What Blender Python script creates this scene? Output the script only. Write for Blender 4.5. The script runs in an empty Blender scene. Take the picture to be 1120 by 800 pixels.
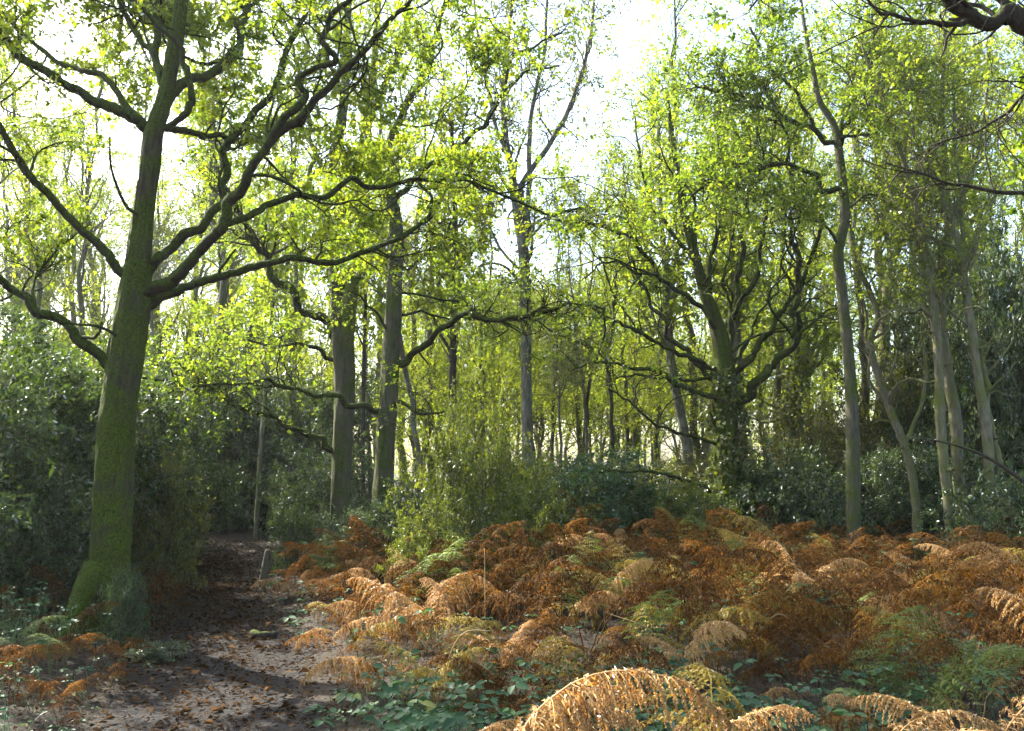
import bpy, math
import numpy as np

# ------------------------------------------------------------------ basics
scene = bpy.context.scene
COL = scene.collection
RNG = np.random.default_rng(11)
W_PX, H_PX, F_PX = 1120.0, 800.0, 930.0
HORIZON = 505.0
PITCH = math.atan((HORIZON - H_PX / 2) / F_PX)
EYE = 1.6


def at(px, py, d):
    """World point seen at photo pixel (px, py) at forward distance d (a measuring aid)."""
    px, py, d = np.broadcast_arrays(np.asarray(px, float), np.asarray(py, float), np.asarray(d, float))
    cx = (px - W_PX / 2) / F_PX
    cz = (H_PX / 2 - py) / F_PX
    y = math.cos(PITCH) - cz * math.sin(PITCH)
    z = math.sin(PITCH) + cz * math.cos(PITCH)
    s = d / y
    return np.stack([cx * s, y * s, EYE + z * s], -1)


def to_px(p):
    p = np.asarray(p, float)
    x, y, z = p[..., 0], p[..., 1], p[..., 2] - EYE
    f = y * math.cos(PITCH) + z * math.sin(PITCH)
    u = -y * math.sin(PITCH) + z * math.cos(PITCH)
    return W_PX / 2 + F_PX * x / f, H_PX / 2 - F_PX * u / f


def norm(v):
    return v / np.maximum(np.linalg.norm(v, axis=-1, keepdims=True), 1e-9)


# ------------------------------------------------------------------ terrain
PATH_PTS = np.array([(-7.0, .8, 1.7), (0, -.6, 1.65), (3, -1.3, 1.5), (5, -1.8, 1.5), (6.5, -2.2, 1.4), (8, -2.66, 1.5), (9.5, -3.15, 1.3),
                     (11, -3.7, 1.25), (12.6, -4.4, 1.4), (14.2, -5.2, 1.75), (15.7, -6.0, 2.1), (17.5, -7.6, 2.2), (19, -10, 2.2)], float)


def path_centre(y):
    return np.interp(y, PATH_PTS[:, 0], PATH_PTS[:, 1]), np.interp(y, PATH_PTS[:, 0], PATH_PTS[:, 2])


def height(x, y):
    x = np.asarray(x, float); y = np.asarray(y, float)
    h = .07 * np.sin(x * .43 + 1.3) * np.cos(y * .37 + .4) + .04 * np.sin(x * 1.1 + y * .8) + .02 * np.sin(2.3 * x - 1.7 * y + 2)
    h = h + .012 * np.sin(5.1 * x + 3.3 * y) + .010 * np.sin(7.3 * y - 4.1 * x + 1)
    c, w = path_centre(y)
    k = np.clip((np.abs(x - c) - w * .35) / .8, 0, 1)
    k = k * k * (3 - 2 * k)
    near = (y < 20)
    k = np.where(near, k, 1)
    return h * (.35 + .65 * k) - .07 * (1 - k) + .05 * k


# ------------------------------------------------------------------ mesh helpers
def build_mesh(name, V, faces, tone=None, smooth=False, mats=()):
    """faces: list of int arrays (M, n). tone: list of per-face float arrays."""
    me = bpy.data.meshes.new(name)
    V = np.ascontiguousarray(V, dtype=np.float32)
    faces = [f for f in faces if len(f)]
    nl = sum(f.size for f in faces); nf = sum(len(f) for f in faces)
    me.vertices.add(len(V)); me.vertices.foreach_set('co', V.ravel())
    me.loops.add(nl); me.polygons.add(nf)
    me.loops.foreach_set('vertex_index', np.concatenate([f.ravel() for f in faces]).astype(np.int32))
    tot = np.concatenate([np.full(len(f), f.shape[1]) for f in faces])
    me.polygons.foreach_set('loop_start', np.concatenate([[0], np.cumsum(tot)[:-1]]).astype(np.int32))
    if smooth:
        me.polygons.foreach_set('use_smooth', np.ones(nf, dtype=bool))
    if tone is not None:
        a = me.attributes.new('tone', 'FLOAT', 'FACE')
        a.data.foreach_set('value', np.concatenate(tone).astype(np.float32))
    me.update(calc_edges=True)
    for m in mats:
        me.materials.append(m)
    return me


def link(name, me, parent=None, loc=None):
    o = bpy.data.objects.new(name, me)
    COL.objects.link(o)
    if parent is not None:
        o.parent = parent
    if loc is not None:
        o.location = loc
    return o


def tag(o, label=None, cat=None, group=None, kind=None):
    if label: o['label'] = label
    if cat: o['category'] = cat
    if group: o['group'] = group
    if kind: o['kind'] = kind
    return o


def root(name, loc, label, cat, group=None, rz=0.0, s=1.0):
    o = bpy.data.objects.new(name, None)
    COL.objects.link(o)
    o.empty_display_size = .2
    o.location = loc; o.rotation_euler = (0, 0, rz); o.scale = (s, s, s)
    return tag(o, label, cat, group)


def copy_thing(src, loc, rz, s, label, group=None, tilt=(0, 0), sz=None):
    r = src.copy(); COL.objects.link(r)
    r.location = loc; r.rotation_euler = (tilt[0], tilt[1], rz); r.scale = (s, s, sz or s)
    r['label'] = label
    if group: r['group'] = group
    for ch in src.children:
        c = ch.copy(); COL.objects.link(c); c.parent = r
    return r


def catmull(pts, K):
    pts = np.asarray(pts, float)
    n = len(pts)
    seg = np.linalg.norm(np.diff(pts[:, :3], axis=0), axis=1)
    tt = np.concatenate([[0], np.cumsum(seg)])
    ext = np.vstack([2 * pts[0] - pts[1], pts, 2 * pts[-1] - pts[-2]])
    s = np.linspace(0, tt[-1], K)
    i = np.clip(np.searchsorted(tt, s, side='right') - 1, 0, n - 2)
    u = ((s - tt[i]) / np.maximum(tt[i + 1] - tt[i], 1e-9))[:, None]
    p0, p1, p2, p3 = ext[i], ext[i + 1], ext[i + 2], ext[i + 3]
    return .5 * (2 * p1 + (p2 - p0) * u + (2 * p0 - 5 * p1 + 4 * p2 - p3) * u ** 2 + (3 * p1 - p0 - 3 * p2 + p3) * u ** 3)


def vnoise(rng, K, n, sk, sn):
    """value noise on a K x n tube grid, cells sk long and sn round, wrapping round"""
    a, b = max(2, int(math.ceil(K / sk)) + 1), max(3, int(round(n / sn)))
    g = rng.normal(size=(a, b))
    y = np.linspace(0, a - 1.001, K); x = np.arange(n) / n * b
    i = y.astype(int); u = (y - i)[:, None]; u = u * u * (3 - 2 * u)
    j = x.astype(int) % b; v = (x - x.astype(int))[None]; v = v * v * (3 - 2 * v); j2 = (j + 1) % b
    top = g[i][:, j] * (1 - v) + g[i][:, j2] * v; bot = g[i + 1][:, j] * (1 - v) + g[i + 1][:, j2] * v
    return top * (1 - u) + bot * u


def tube_geo(P, R, n, rough=0.0, rng=RNG, cap=True, bark=None, lump=.035):
    """P (T,K,3), R (T,K): a batch of tapered tubes -> V, [faces]."""
    T, K, _ = P.shape
    tan = norm(np.gradient(P, axis=1))
    ref = np.where(np.abs(tan[:, :1, 2:3]) < .9, np.array([0, 0, 1.0]), np.array([1.0, 0, 0]))[:, 0]
    u = norm(np.cross(tan[:, 0], ref))
    ang = np.arange(n) / n * 2 * math.pi
    ca, sa = np.cos(ang)[None, :, None], np.sin(ang)[None, :, None]
    out = np.empty((T, K, n, 3))
    rn = np.ones((T, K, n))
    if rough > 0:
        z = rng.normal(size=(T, K, n))
        z = (z + np.roll(z, 1, 2) + np.roll(z, -1, 2)) / 1.7
        z[:, 1:-1] = (z[:, 1:-1] + .6 * z[:, :-2] + .6 * z[:, 2:]) / 1.5
        rn += rough * z
    if bark:
        z = np.zeros((K, n))
        sc = n / 64
        z += lump * vnoise(rng, K, n, 14, 11 * sc) + bark * .5 * vnoise(rng, K, n, 8, 2.6 * sc) - bark * np.abs(vnoise(rng, K, n, 11, 4 * sc)) + bark * .3 * vnoise(rng, K, n, 2, 1.5 * sc)
        rn += z[None]
    for k in range(K):
        t = tan[:, k]
        u = norm(u - (u * t).sum(-1, keepdims=True) * t)
        v = np.cross(t, u)
        out[:, k] = P[:, k, None] + (R[:, k, None] * rn[:, k])[..., None] * (ca * u[:, None] + sa * v[:, None])
    V = out.reshape(-1, 3)
    b = (np.arange(T) * K * n)[:, None, None]
    kk = (np.arange(K - 1) * n)[None, :, None]
    j = np.arange(n)[None, None]
    j2 = (np.arange(n) + 1) % n
    j2 = j2[None, None]
    F = np.stack([b + kk + j, b + kk + j2, b + kk + n + j2, b + kk + n + j], -1).reshape(-1, 4)
    fs = [F]
    if cap and n > 3:
        fs.append((b[:, 0] + (K - 1) * n + np.arange(n)[None]).reshape(-1, n))
    return V, fs


def tube_mesh(name, P, R, n, mat, off=None, rough=0.0, rng=RNG):
    V, fs = tube_geo(P, R, n, rough, rng)
    if off is not None:
        V = V - np.asarray(off)
    return build_mesh(name, V, fs, smooth=True, mats=[mat])


def resample(P, R, K):
    s = np.linspace(0, len(P) - 1, K)
    i = np.clip(s.astype(int), 0, len(P) - 2); u = (s - i)[:, None]
    return P[i] * (1 - u) + P[i + 1] * u, R[i] * (1 - u[:, 0]) + R[i + 1] * u[:, 0]


def sprout(rng, P, R, n, t0, ln, K, ang, wander, up, rfac, rmin=.003, rmax=1, t1=1.0, taper=.25, back=0.0):
    """n children along a batch of parent paths."""
    T, Kp, _ = P.shape
    L = np.linalg.norm(np.diff(P, axis=1), axis=2).sum(1)
    idx = rng.choice(T, n, p=L / L.sum())
    t = t0 + (t1 - t0) * rng.random(n) ** .85
    fk = t * (Kp - 1) * .999
    i = np.clip(fk.astype(int), 0, Kp - 2); u = (fk - i)[:, None]
    pos = P[idx, i] * (1 - u) + P[idx, i + 1] * u
    tan = norm(P[idx, i + 1] - P[idx, i])
    rp = R[idx, i] * (1 - u[:, 0]) + R[idx, i + 1] * u[:, 0]
    rv = rng.normal(size=(n, 3))
    rv = norm(rv - (rv * tan).sum(-1, keepdims=True) * tan)
    a = np.radians(rng.uniform(ang[0], ang[1], n))[:, None]
    d = norm(tan * np.cos(a) + rv * np.sin(a) + np.array([0, back, up]))
    length = rng.uniform(ln[0], ln[1], n) * (1.1 - .5 * t)
    r0 = np.clip(rp * rfac * rng.uniform(.7, 1.1, n), rmin, rmax)
    out = np.empty((n, K, 3)); out[:, 0] = pos
    st = (length / (K - 1))[:, None]
    w = np.zeros((n, 3))
    for k in range(1, K):
        w = .45 * w + wander * rng.normal(size=(n, 3))
        d = norm(d + w + np.array([0, 0, up * .35]))
        out[:, k] = out[:, k - 1] + d * st
    rr = r0[:, None] * (1 - (1 - taper) * np.linspace(0, 1, K)[None])
    return out, rr


def leaf_geo(pos, d, nrm, L, W, fold=.15, fine=False, droop=.12):
    n = len(pos)
    d = norm(d); s = norm(np.cross(d, nrm)); up = np.cross(s, d)
    L = np.broadcast_to(L, (n,))[:, None]; W = np.broadcast_to(W, (n,))[:, None] * .5
    if fine:
        b = pos; tip = pos + d * L - up * L * droop
        r1 = pos + d * L * .28 + s * W * .9 + up * W * fold; r2 = pos + d * L * .66 + s * W * .8 + up * (W * fold - L * droop * .4)
        l1 = pos + d * L * .28 - s * W * .9 + up * W * fold; l2 = pos + d * L * .66 - s * W * .8 + up * (W * fold - L * droop * .4)
        V = np.stack([b, r1, r2, tip, l2, l1], 1).reshape(-1, 3)
        o = (np.arange(n) * 6)[:, None]
        F = np.concatenate([o + np.array([0, 1, 2, 3]), o + np.array([0, 3, 4, 5])], 1).reshape(-1, 4)
        return V, F
    tip = pos + d * L - up * L * droop
    r = pos + d * L * .45 + s * W + up * W * fold * 2; l = pos + d * L * .45 - s * W + up * W * fold * 2
    V = np.stack([pos, r, tip, l], 1).reshape(-1, 3)
    F = (np.arange(n) * 4)[:, None] + np.array([0, 1, 2, 3])
    return V, F


def leaves_on(rng, P, per, L, W, t0=.2, flat=.8, spread=.03, fine=False, tone_c=.5, tone_s=.2, clump=None, keep=1.0):
    """Leaves along twig paths: returns V, F, tone."""
    T, K, _ = P.shape
    n = T * per
    idx = np.repeat(np.arange(T), per)
    if keep < 1:
        idx = idx[rng.random(n) < keep]; n = len(idx)
    t = t0 + (1 - t0) * rng.random(n) ** .7
    fk = t * (K - 1) * .999
    i = np.clip(fk.astype(int), 0, K - 2); u = (fk - i)[:, None]
    pos = P[idx, i] * (1 - u) + P[idx, i + 1] * u + rng.normal(size=(n, 3)) * spread
    tan = norm(P[idx, i + 1] - P[idx, i])
    d = norm(tan * .5 + rng.normal(size=(n, 3)) * .75 + np.array([0, 0, -.1]))
    nr = norm(np.array([0, 0, flat]) + rng.normal(size=(n, 3)) * .55)
    sz = np.exp(rng.normal(size=n) * .25)
    V, F = leaf_geo(pos, d, nr, L * sz, W * sz * rng.uniform(.8, 1.15, n), fine=fine)
    tw = rng.normal(size=T) * tone_s * .8
    tone = np.clip(tone_c + tw[idx] + rng.normal(size=n) * tone_s * .7, 0, 1)
    if fine:
        tone = np.repeat(tone, 2)
    return V, F, tone


# ------------------------------------------------------------------ materials
def new_mat(name):
    m = bpy.data.materials.new(name); m.use_nodes = True
    nt = m.node_tree; nt.nodes.clear()
    out = nt.nodes.new('ShaderNodeOutputMaterial')
    return m, nt, out


def N(nt, t, **kw):
    n = nt.nodes.new(t)
    for k, v in kw.items():
        setattr(n, k, v)
    return n


def ramp(nt, stops, fac):
    r = N(nt, 'ShaderNodeValToRGB')
    e = r.color_ramp.elements
    while len(e) < len(stops): e.new(.5)
    for el, (p, c) in zip(e, stops):
        el.position = p; el.color = (*c, 1)
    nt.links.new(fac, r.inputs[0])
    return r.outputs[0]


def math_node(nt, op, a, b):
    n = N(nt, 'ShaderNodeMath', operation=op)
    for i, v in enumerate((a, b)):
        if isinstance(v, (int, float)): n.inputs[i].default_value = v
        else: nt.links.new(v, n.inputs[i])
    return n.outputs[0]


def mixc(nt, fac, a, b, mode='MIX'):
    n = N(nt, 'ShaderNodeMix', data_type='RGBA', blend_type=mode)
    for s, v in ((n.inputs[0], fac), (n.inputs[6], a), (n.inputs[7], b)):
        if isinstance(v, (int, float)): s.default_value = v
        elif isinstance(v, tuple): s.default_value = (*v, 1)
        else: nt.links.new(v, s)
    return n.outputs[2]


def leaf_mat(name, stops, tint=(1.7, 1.8, .55), trans=.45, gloss=.05, rough=.45, objvar=.2):
    m, nt, out = new_mat(name)
    a = N(nt, 'ShaderNodeAttribute', attribute_name='tone')
    oi = N(nt, 'ShaderNodeObjectInfo')
    v = math_node(nt, 'MULTIPLY_ADD', oi.outputs['Random'], objvar)
    v.node.inputs[2].default_value = -objvar / 2
    fac = math_node(nt, 'ADD', a.outputs['Fac'], v)
    col = ramp(nt, stops, fac)
    df = N(nt, 'ShaderNodeBsdfDiffuse'); nt.links.new(col, df.inputs['Color'])
    tr = N(nt, 'ShaderNodeBsdfTranslucent')
    nt.links.new(mixc(nt, 1.0, col, tint, 'MULTIPLY'), tr.inputs['Color'])
    mx = N(nt, 'ShaderNodeMixShader'); mx.inputs[0].default_value = trans
    nt.links.new(df.outputs[0], mx.inputs[1]); nt.links.new(tr.outputs[0], mx.inputs[2])
    gl = N(nt, 'ShaderNodeBsdfGlossy'); gl.inputs['Roughness'].default_value = rough
    gl.inputs['Color'].default_value = (.9, .95, 1, 1)
    lw = N(nt, 'ShaderNodeFresnel'); lw.inputs['IOR'].default_value = 1.45
    g = math_node(nt, 'MULTIPLY', lw.outputs[0], gloss * 9)
    g = math_node(nt, 'MINIMUM', g, .22)
    mx2 = N(nt, 'ShaderNodeMixShader'); nt.links.new(g, mx2.inputs[0])
    nt.links.new(mx.outputs[0], mx2.inputs[1]); nt.links.new(gl.outputs[0], mx2.inputs[2])
    nt.links.new(mx2.outputs[0], out.inputs['Surface'])
    return m


def bark_mat(name, c1, c2, moss=.5, mossc=((.018, .03, .004), (.075, .1, .012)), bump=.6, scale=1.0, lichen=0.0):
    m, nt, out = new_mat(name)
    geo = N(nt, 'ShaderNodeNewGeometry'); tc = N(nt, 'ShaderNodeTexCoord')
    mp = N(nt, 'ShaderNodeMapping'); mp.inputs['Scale'].default_value = (30 * scale, 30 * scale, 5 * scale)
    nt.links.new(tc.outputs['Object'], mp.inputs[0])
    n1 = N(nt, 'ShaderNodeTexNoise'); n1.inputs['Scale'].default_value = 1; n1.inputs['Detail'].default_value = 6; n1.inputs['Roughness'].default_value = .7
    nt.links.new(mp.outputs[0], n1.inputs['Vector'])
    n2 = N(nt, 'ShaderNodeTexNoise'); n2.inputs['Scale'].default_value = 3.2; n2.inputs['Detail'].default_value = 5
    nt.links.new(tc.outputs['Object'], n2.inputs['Vector'])
    n3 = N(nt, 'ShaderNodeTexNoise'); n3.inputs['Scale'].default_value = 55; n3.inputs['Detail'].default_value = 4
    nt.links.new(tc.outputs['Object'], n3.inputs['Vector'])
    bark = ramp(nt, [(.3, c1), (.62, c2)], n1.outputs[0])
    if lichen > 0:
        lf = ramp(nt, [(.55, (0, 0, 0)), (.68, (lichen,) * 3)], n2.outputs[0])
        bark = mixc(nt, lf, bark, (.34, .36, .3))
    mc = ramp(nt, [(.3, mossc[0]), (.7, mossc[1])], n3.outputs[0])
    sep = N(nt, 'ShaderNodeSeparateXYZ'); nt.links.new(geo.outputs['Normal'], sep.inputs[0])
    w = math_node(nt, 'MULTIPLY', sep.outputs[2], .3)
    w = math_node(nt, 'ADD', w, math_node(nt, 'ADD', math_node(nt, 'MULTIPLY', n2.outputs[0], .7), math_node(nt, 'MULTIPLY', n1.outputs[0], .3)))
    lo = .85 - .7 * moss
    mf = ramp(nt, [(max(lo - .06, 0), (0, 0, 0)), (min(lo + .1, 1), (1, 1, 1))], w)
    col = mixc(nt, mf, bark, mc)
    p = N(nt, 'ShaderNodeBsdfPrincipled'); p.inputs['Roughness'].default_value = .9
    p.inputs['Specular IOR Level'].default_value = .2
    nt.links.new(col, p.inputs['Base Color'])
    hh = math_node(nt, 'ADD', n1.outputs[0], math_node(nt, 'MULTIPLY', n3.outputs[0], .5))
    b = N(nt, 'ShaderNodeBump'); b.inputs['Strength'].default_value = bump; b.inputs['Distance'].default_value = .03
    nt.links.new(hh, b.inputs['Height']); nt.links.new(b.outputs[0], p.inputs['Normal'])
    nt.links.new(p.outputs[0], out.inputs['Surface'])
    return m


def soil_mat(name, stops, bump=.5, sc=1.0):
    m, nt, out = new_mat(name)
    tc = N(nt, 'ShaderNodeTexCoord')
    n1 = N(nt, 'ShaderNodeTexNoise'); n1.inputs['Scale'].default_value = 1.4 * sc; n1.inputs['Detail'].default_value = 8; n1.inputs['Roughness'].default_value = .72
    n2 = N(nt, 'ShaderNodeTexNoise'); n2.inputs['Scale'].default_value = 38 * sc; n2.inputs['Detail'].default_value = 6; n2.inputs['Roughness'].default_value = .7
    v = N(nt, 'ShaderNodeTexVoronoi'); v.inputs['Scale'].default_value = 26 * sc
    for n in (n1, n2, v): nt.links.new(tc.outputs['Object'], n.inputs['Vector'])
    f = math_node(nt, 'ADD', math_node(nt, 'MULTIPLY', n1.outputs[0], .55), math_node(nt, 'MULTIPLY', n2.outputs[0], .45))
    col = ramp(nt, stops, f)
    p = N(nt, 'ShaderNodeBsdfPrincipled'); p.inputs['Roughness'].default_value = .85; p.inputs['Specular IOR Level'].default_value = .3
    nt.links.new(col, p.inputs['Base Color'])
    hh = math_node(nt, 'ADD', n2.outputs[0], math_node(nt, 'MULTIPLY', v.outputs[0], .6))
    b = N(nt, 'ShaderNodeBump'); b.inputs['Strength'].default_value = bump; b.inputs['Distance'].default_value = .06
    nt.links.new(hh, b.inputs['Height']); nt.links.new(b.outputs[0], p.inputs['Normal'])
    nt.links.new(p.outputs[0], out.inputs['Surface'])
    return m


M = {}
M['oak_leaf'] = leaf_mat('oak_leaf', [(0, (.03, .05, .009)), (.4, (.075, .105, .016)), (.75, (.13, .15, .017)), (1, (.165, .16, .02))], tint=(2.35, 2.7, .85), trans=.6, gloss=.015)
M['far_leaf'] = leaf_mat('far_leaf', [(0, (.05, .07, .012)), (.45, (.11, .135, .018)), (.8, (.165, .18, .02)), (1, (.19, .19, .025))], tint=(2.4, 2.7, 1.0), trans=.62, gloss=.012, objvar=.22)
M['birch_leaf'] = leaf_mat('birch_leaf', [(0, (.06, .085, .03)), (.5, (.11, .13, .045)), (1, (.2, .19, .05))], tint=(1.7, 1.7, .7), trans=.5, gloss=.03)
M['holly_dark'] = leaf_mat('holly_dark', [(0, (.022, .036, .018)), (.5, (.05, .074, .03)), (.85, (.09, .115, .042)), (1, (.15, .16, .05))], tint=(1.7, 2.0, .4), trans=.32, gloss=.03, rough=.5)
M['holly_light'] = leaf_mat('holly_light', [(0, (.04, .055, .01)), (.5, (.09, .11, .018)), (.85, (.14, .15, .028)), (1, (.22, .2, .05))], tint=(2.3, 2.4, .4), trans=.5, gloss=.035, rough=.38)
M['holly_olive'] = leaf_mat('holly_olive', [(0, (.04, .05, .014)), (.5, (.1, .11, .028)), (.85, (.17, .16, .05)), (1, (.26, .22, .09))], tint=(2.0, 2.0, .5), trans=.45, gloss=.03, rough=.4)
M['bramble'] = leaf_mat('bramble', [(0, (.02, .05, .022)), (.5, (.042, .09, .038)), (.85, (.08, .14, .045)), (.95, (.2, .19, .05)), (1, (.25, .1, .03))], tint=(1.4, 1.9, .5), trans=.35, gloss=.03, rough=.5)
M['ivy'] = leaf_mat('ivy', [(0, (.025, .04, .01)), (.5, (.07, .085, .015)), (1, (.16, .16, .03))], tint=(1.7, 1.8, .4), trans=.4, gloss=.06, rough=.4)
M['frond_rust'] = leaf_mat('frond_rust', [(0, (.014, .007, .002)), (.4, (.07, .036, .008)), (.72, (.175, .09, .014)), (1, (.36, .22, .06))], tint=(1.9, 1.3, .3), trans=.45, gloss=.006, rough=.6, objvar=.3)
M['frond_brown'] = leaf_mat('frond_brown', [(0, (.013, .007, .003)), (.4, (.05, .026, .007)), (.72, (.115, .06, .013)), (1, (.29, .175, .045))], tint=(1.9, 1.2, .3), trans=.4, gloss=.006, rough=.6, objvar=.3)
M['frond_gold'] = leaf_mat('frond_gold', [(0, (.1, .045, .012)), (.35, (.29, .17, .055)), (.7, (.48, .34, .15)), (1, (.62, .5, .28))], tint=(1.5, 1.0, .35), trans=.35, gloss=.02, rough=.6, objvar=.1)
M['frond_yellow'] = leaf_mat('frond_yellow', [(0, (.1, .06, .012)), (.4, (.19, .14, .02)), (.75, (.26, .2, .03)), (1, (.32, .18, .04))], tint=(1.7, 1.6, .5), trans=.42, gloss=.02, rough=.55)
M['frond_green'] = leaf_mat('frond_green', [(0, (.04, .06, .015)), (.4, (.09, .12, .02)), (.8, (.15, .18, .03)), (1, (.22, .17, .03))], tint=(1.6, 1.8, .5), trans=.42, gloss=.03, rough=.5)
M['litter'] = leaf_mat('litter', [(0, (.014, .009, .005)), (.45, (.042, .025, .013)), (.85, (.075, .044, .021)), (1, (.15, .095, .048))], tint=(1.2, 1.0, .6), trans=.12, gloss=.0, rough=.7)
M['oak_bark'] = bark_mat('oak_bark', (.009, .0075, .005), (.066, .054, .037), moss=.63, mossc=((.008, .015, .001), (.07, .1, .005)))
M['oak_limb'] = bark_mat('oak_limb', (.008, .0068, .0045), (.028, .023, .016), moss=.63, mossc=((.01, .018, .002), (.055, .08, .006)))
M['grey_bark'] = bark_mat('grey_bark', (.03, .027, .019), (.105, .097, .07), moss=.5, lichen=.22)
M['moss_bark'] = bark_mat('moss_bark', (.045, .038, .026), (.14, .125, .085), moss=.7, mossc=((.035, .05, .006), (.12, .15, .016)))
M['birch_bark'] = bark_mat('birch_bark', (.035, .032, .025), (.15, .143, .11), moss=.3, lichen=.45)
M['far_bark'] = bark_mat('far_bark', (.055, .05, .034), (.19, .175, .12), moss=.5, mossc=((.05, .06, .015), (.13, .15, .03)), bump=.3)
M['dark_bark'] = bark_mat('dark_bark', (.015, .012, .01), (.05, .04, .032), moss=.2)
M['stem'] = bark_mat('stem', (.03, .03, .02), (.1, .095, .06), moss=.3, bump=.2)
M['straw'] = leaf_mat('straw', [(0, (.3, .2, .09)), (1, (.42, .3, .15))], tint=(1, 1, .8), trans=.1, gloss=.02)
M['soil'] = soil_mat('soil', [(.3, (.008, .006, .004)), (.5, (.022, .016, .009)), (.7, (.05, .034, .02))])
M['path'] = soil_mat('path', [(.3, (.005, .0045, .0038)), (.48, (.0092, .0078, .0072)), (.62, (.0185, .0153, .0143)), (.78, (.037, .031, .029))], bump=.7)

# ------------------------------------------------------------------ ground
def build_ground():
    xs = np.unique(np.concatenate([np.linspace(-130, -30, 26), np.linspace(-30, 30, 241), np.linspace(30, 130, 26)]))
    ys = np.unique(np.concatenate([np.linspace(-60, -6, 20), np.linspace(-6, 30, 241), np.linspace(30, 140, 40)]))
    X, Y = np.meshgrid(xs, ys)
    V = np.stack([X, Y, height(X, Y)], -1).reshape(-1, 3)
    nx, ny = len(xs), len(ys)
    i = np.arange(ny - 1)[:, None] * nx + np.arange(nx - 1)[None]
    F = np.stack([i, i + 1, i + nx + 1, i + nx], -1).reshape(-1, 4)
    tag(link('ground', build_mesh('ground', V, [F], smooth=True, mats=[M['soil']])), kind='structure')
    # the trodden path: a strip with ragged edges just above the ground
    ys = np.linspace(-6, 18.8, 260)
    c, w = path_centre(ys)
    nz = lambda s: .10 * np.sin(ys * 2.3 + s) + .07 * np.sin(ys * 5.9 + 2 * s) + .05 * np.sin(ys * 11.7 + s * 3)
    l = c - w / 2 + nz(.4); r = c + w / 2 + nz(2.1)
    u = np.linspace(0, 1, 25)
    X = l[:, None] * (1 - u) + r[:, None] * u
    Y = np.repeat(ys[:, None], 25, 1)
    Z = height(X, Y) + .006 + .012 * np.sin(np.pi * u)[None] + .012 * np.sin(X * 6 + Y * 3.1) * np.sin(np.pi * u)[None]
    V = np.stack([X, Y, Z], -1).reshape(-1, 3)
    i = np.arange(259)[:, None] * 25 + np.arange(24)[None]
    F = np.stack([i, i + 1, i + 26, i + 25], -1).reshape(-1, 4)
    tag(link('path', build_mesh('path', V, [F], smooth=True, mats=[M['path']])), kind='structure')


build_ground()


def in_path(x, y, m=0.0):
    c, w = path_centre(y)
    return (np.abs(x - c) < w / 2 + m) & (y < 19)


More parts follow.
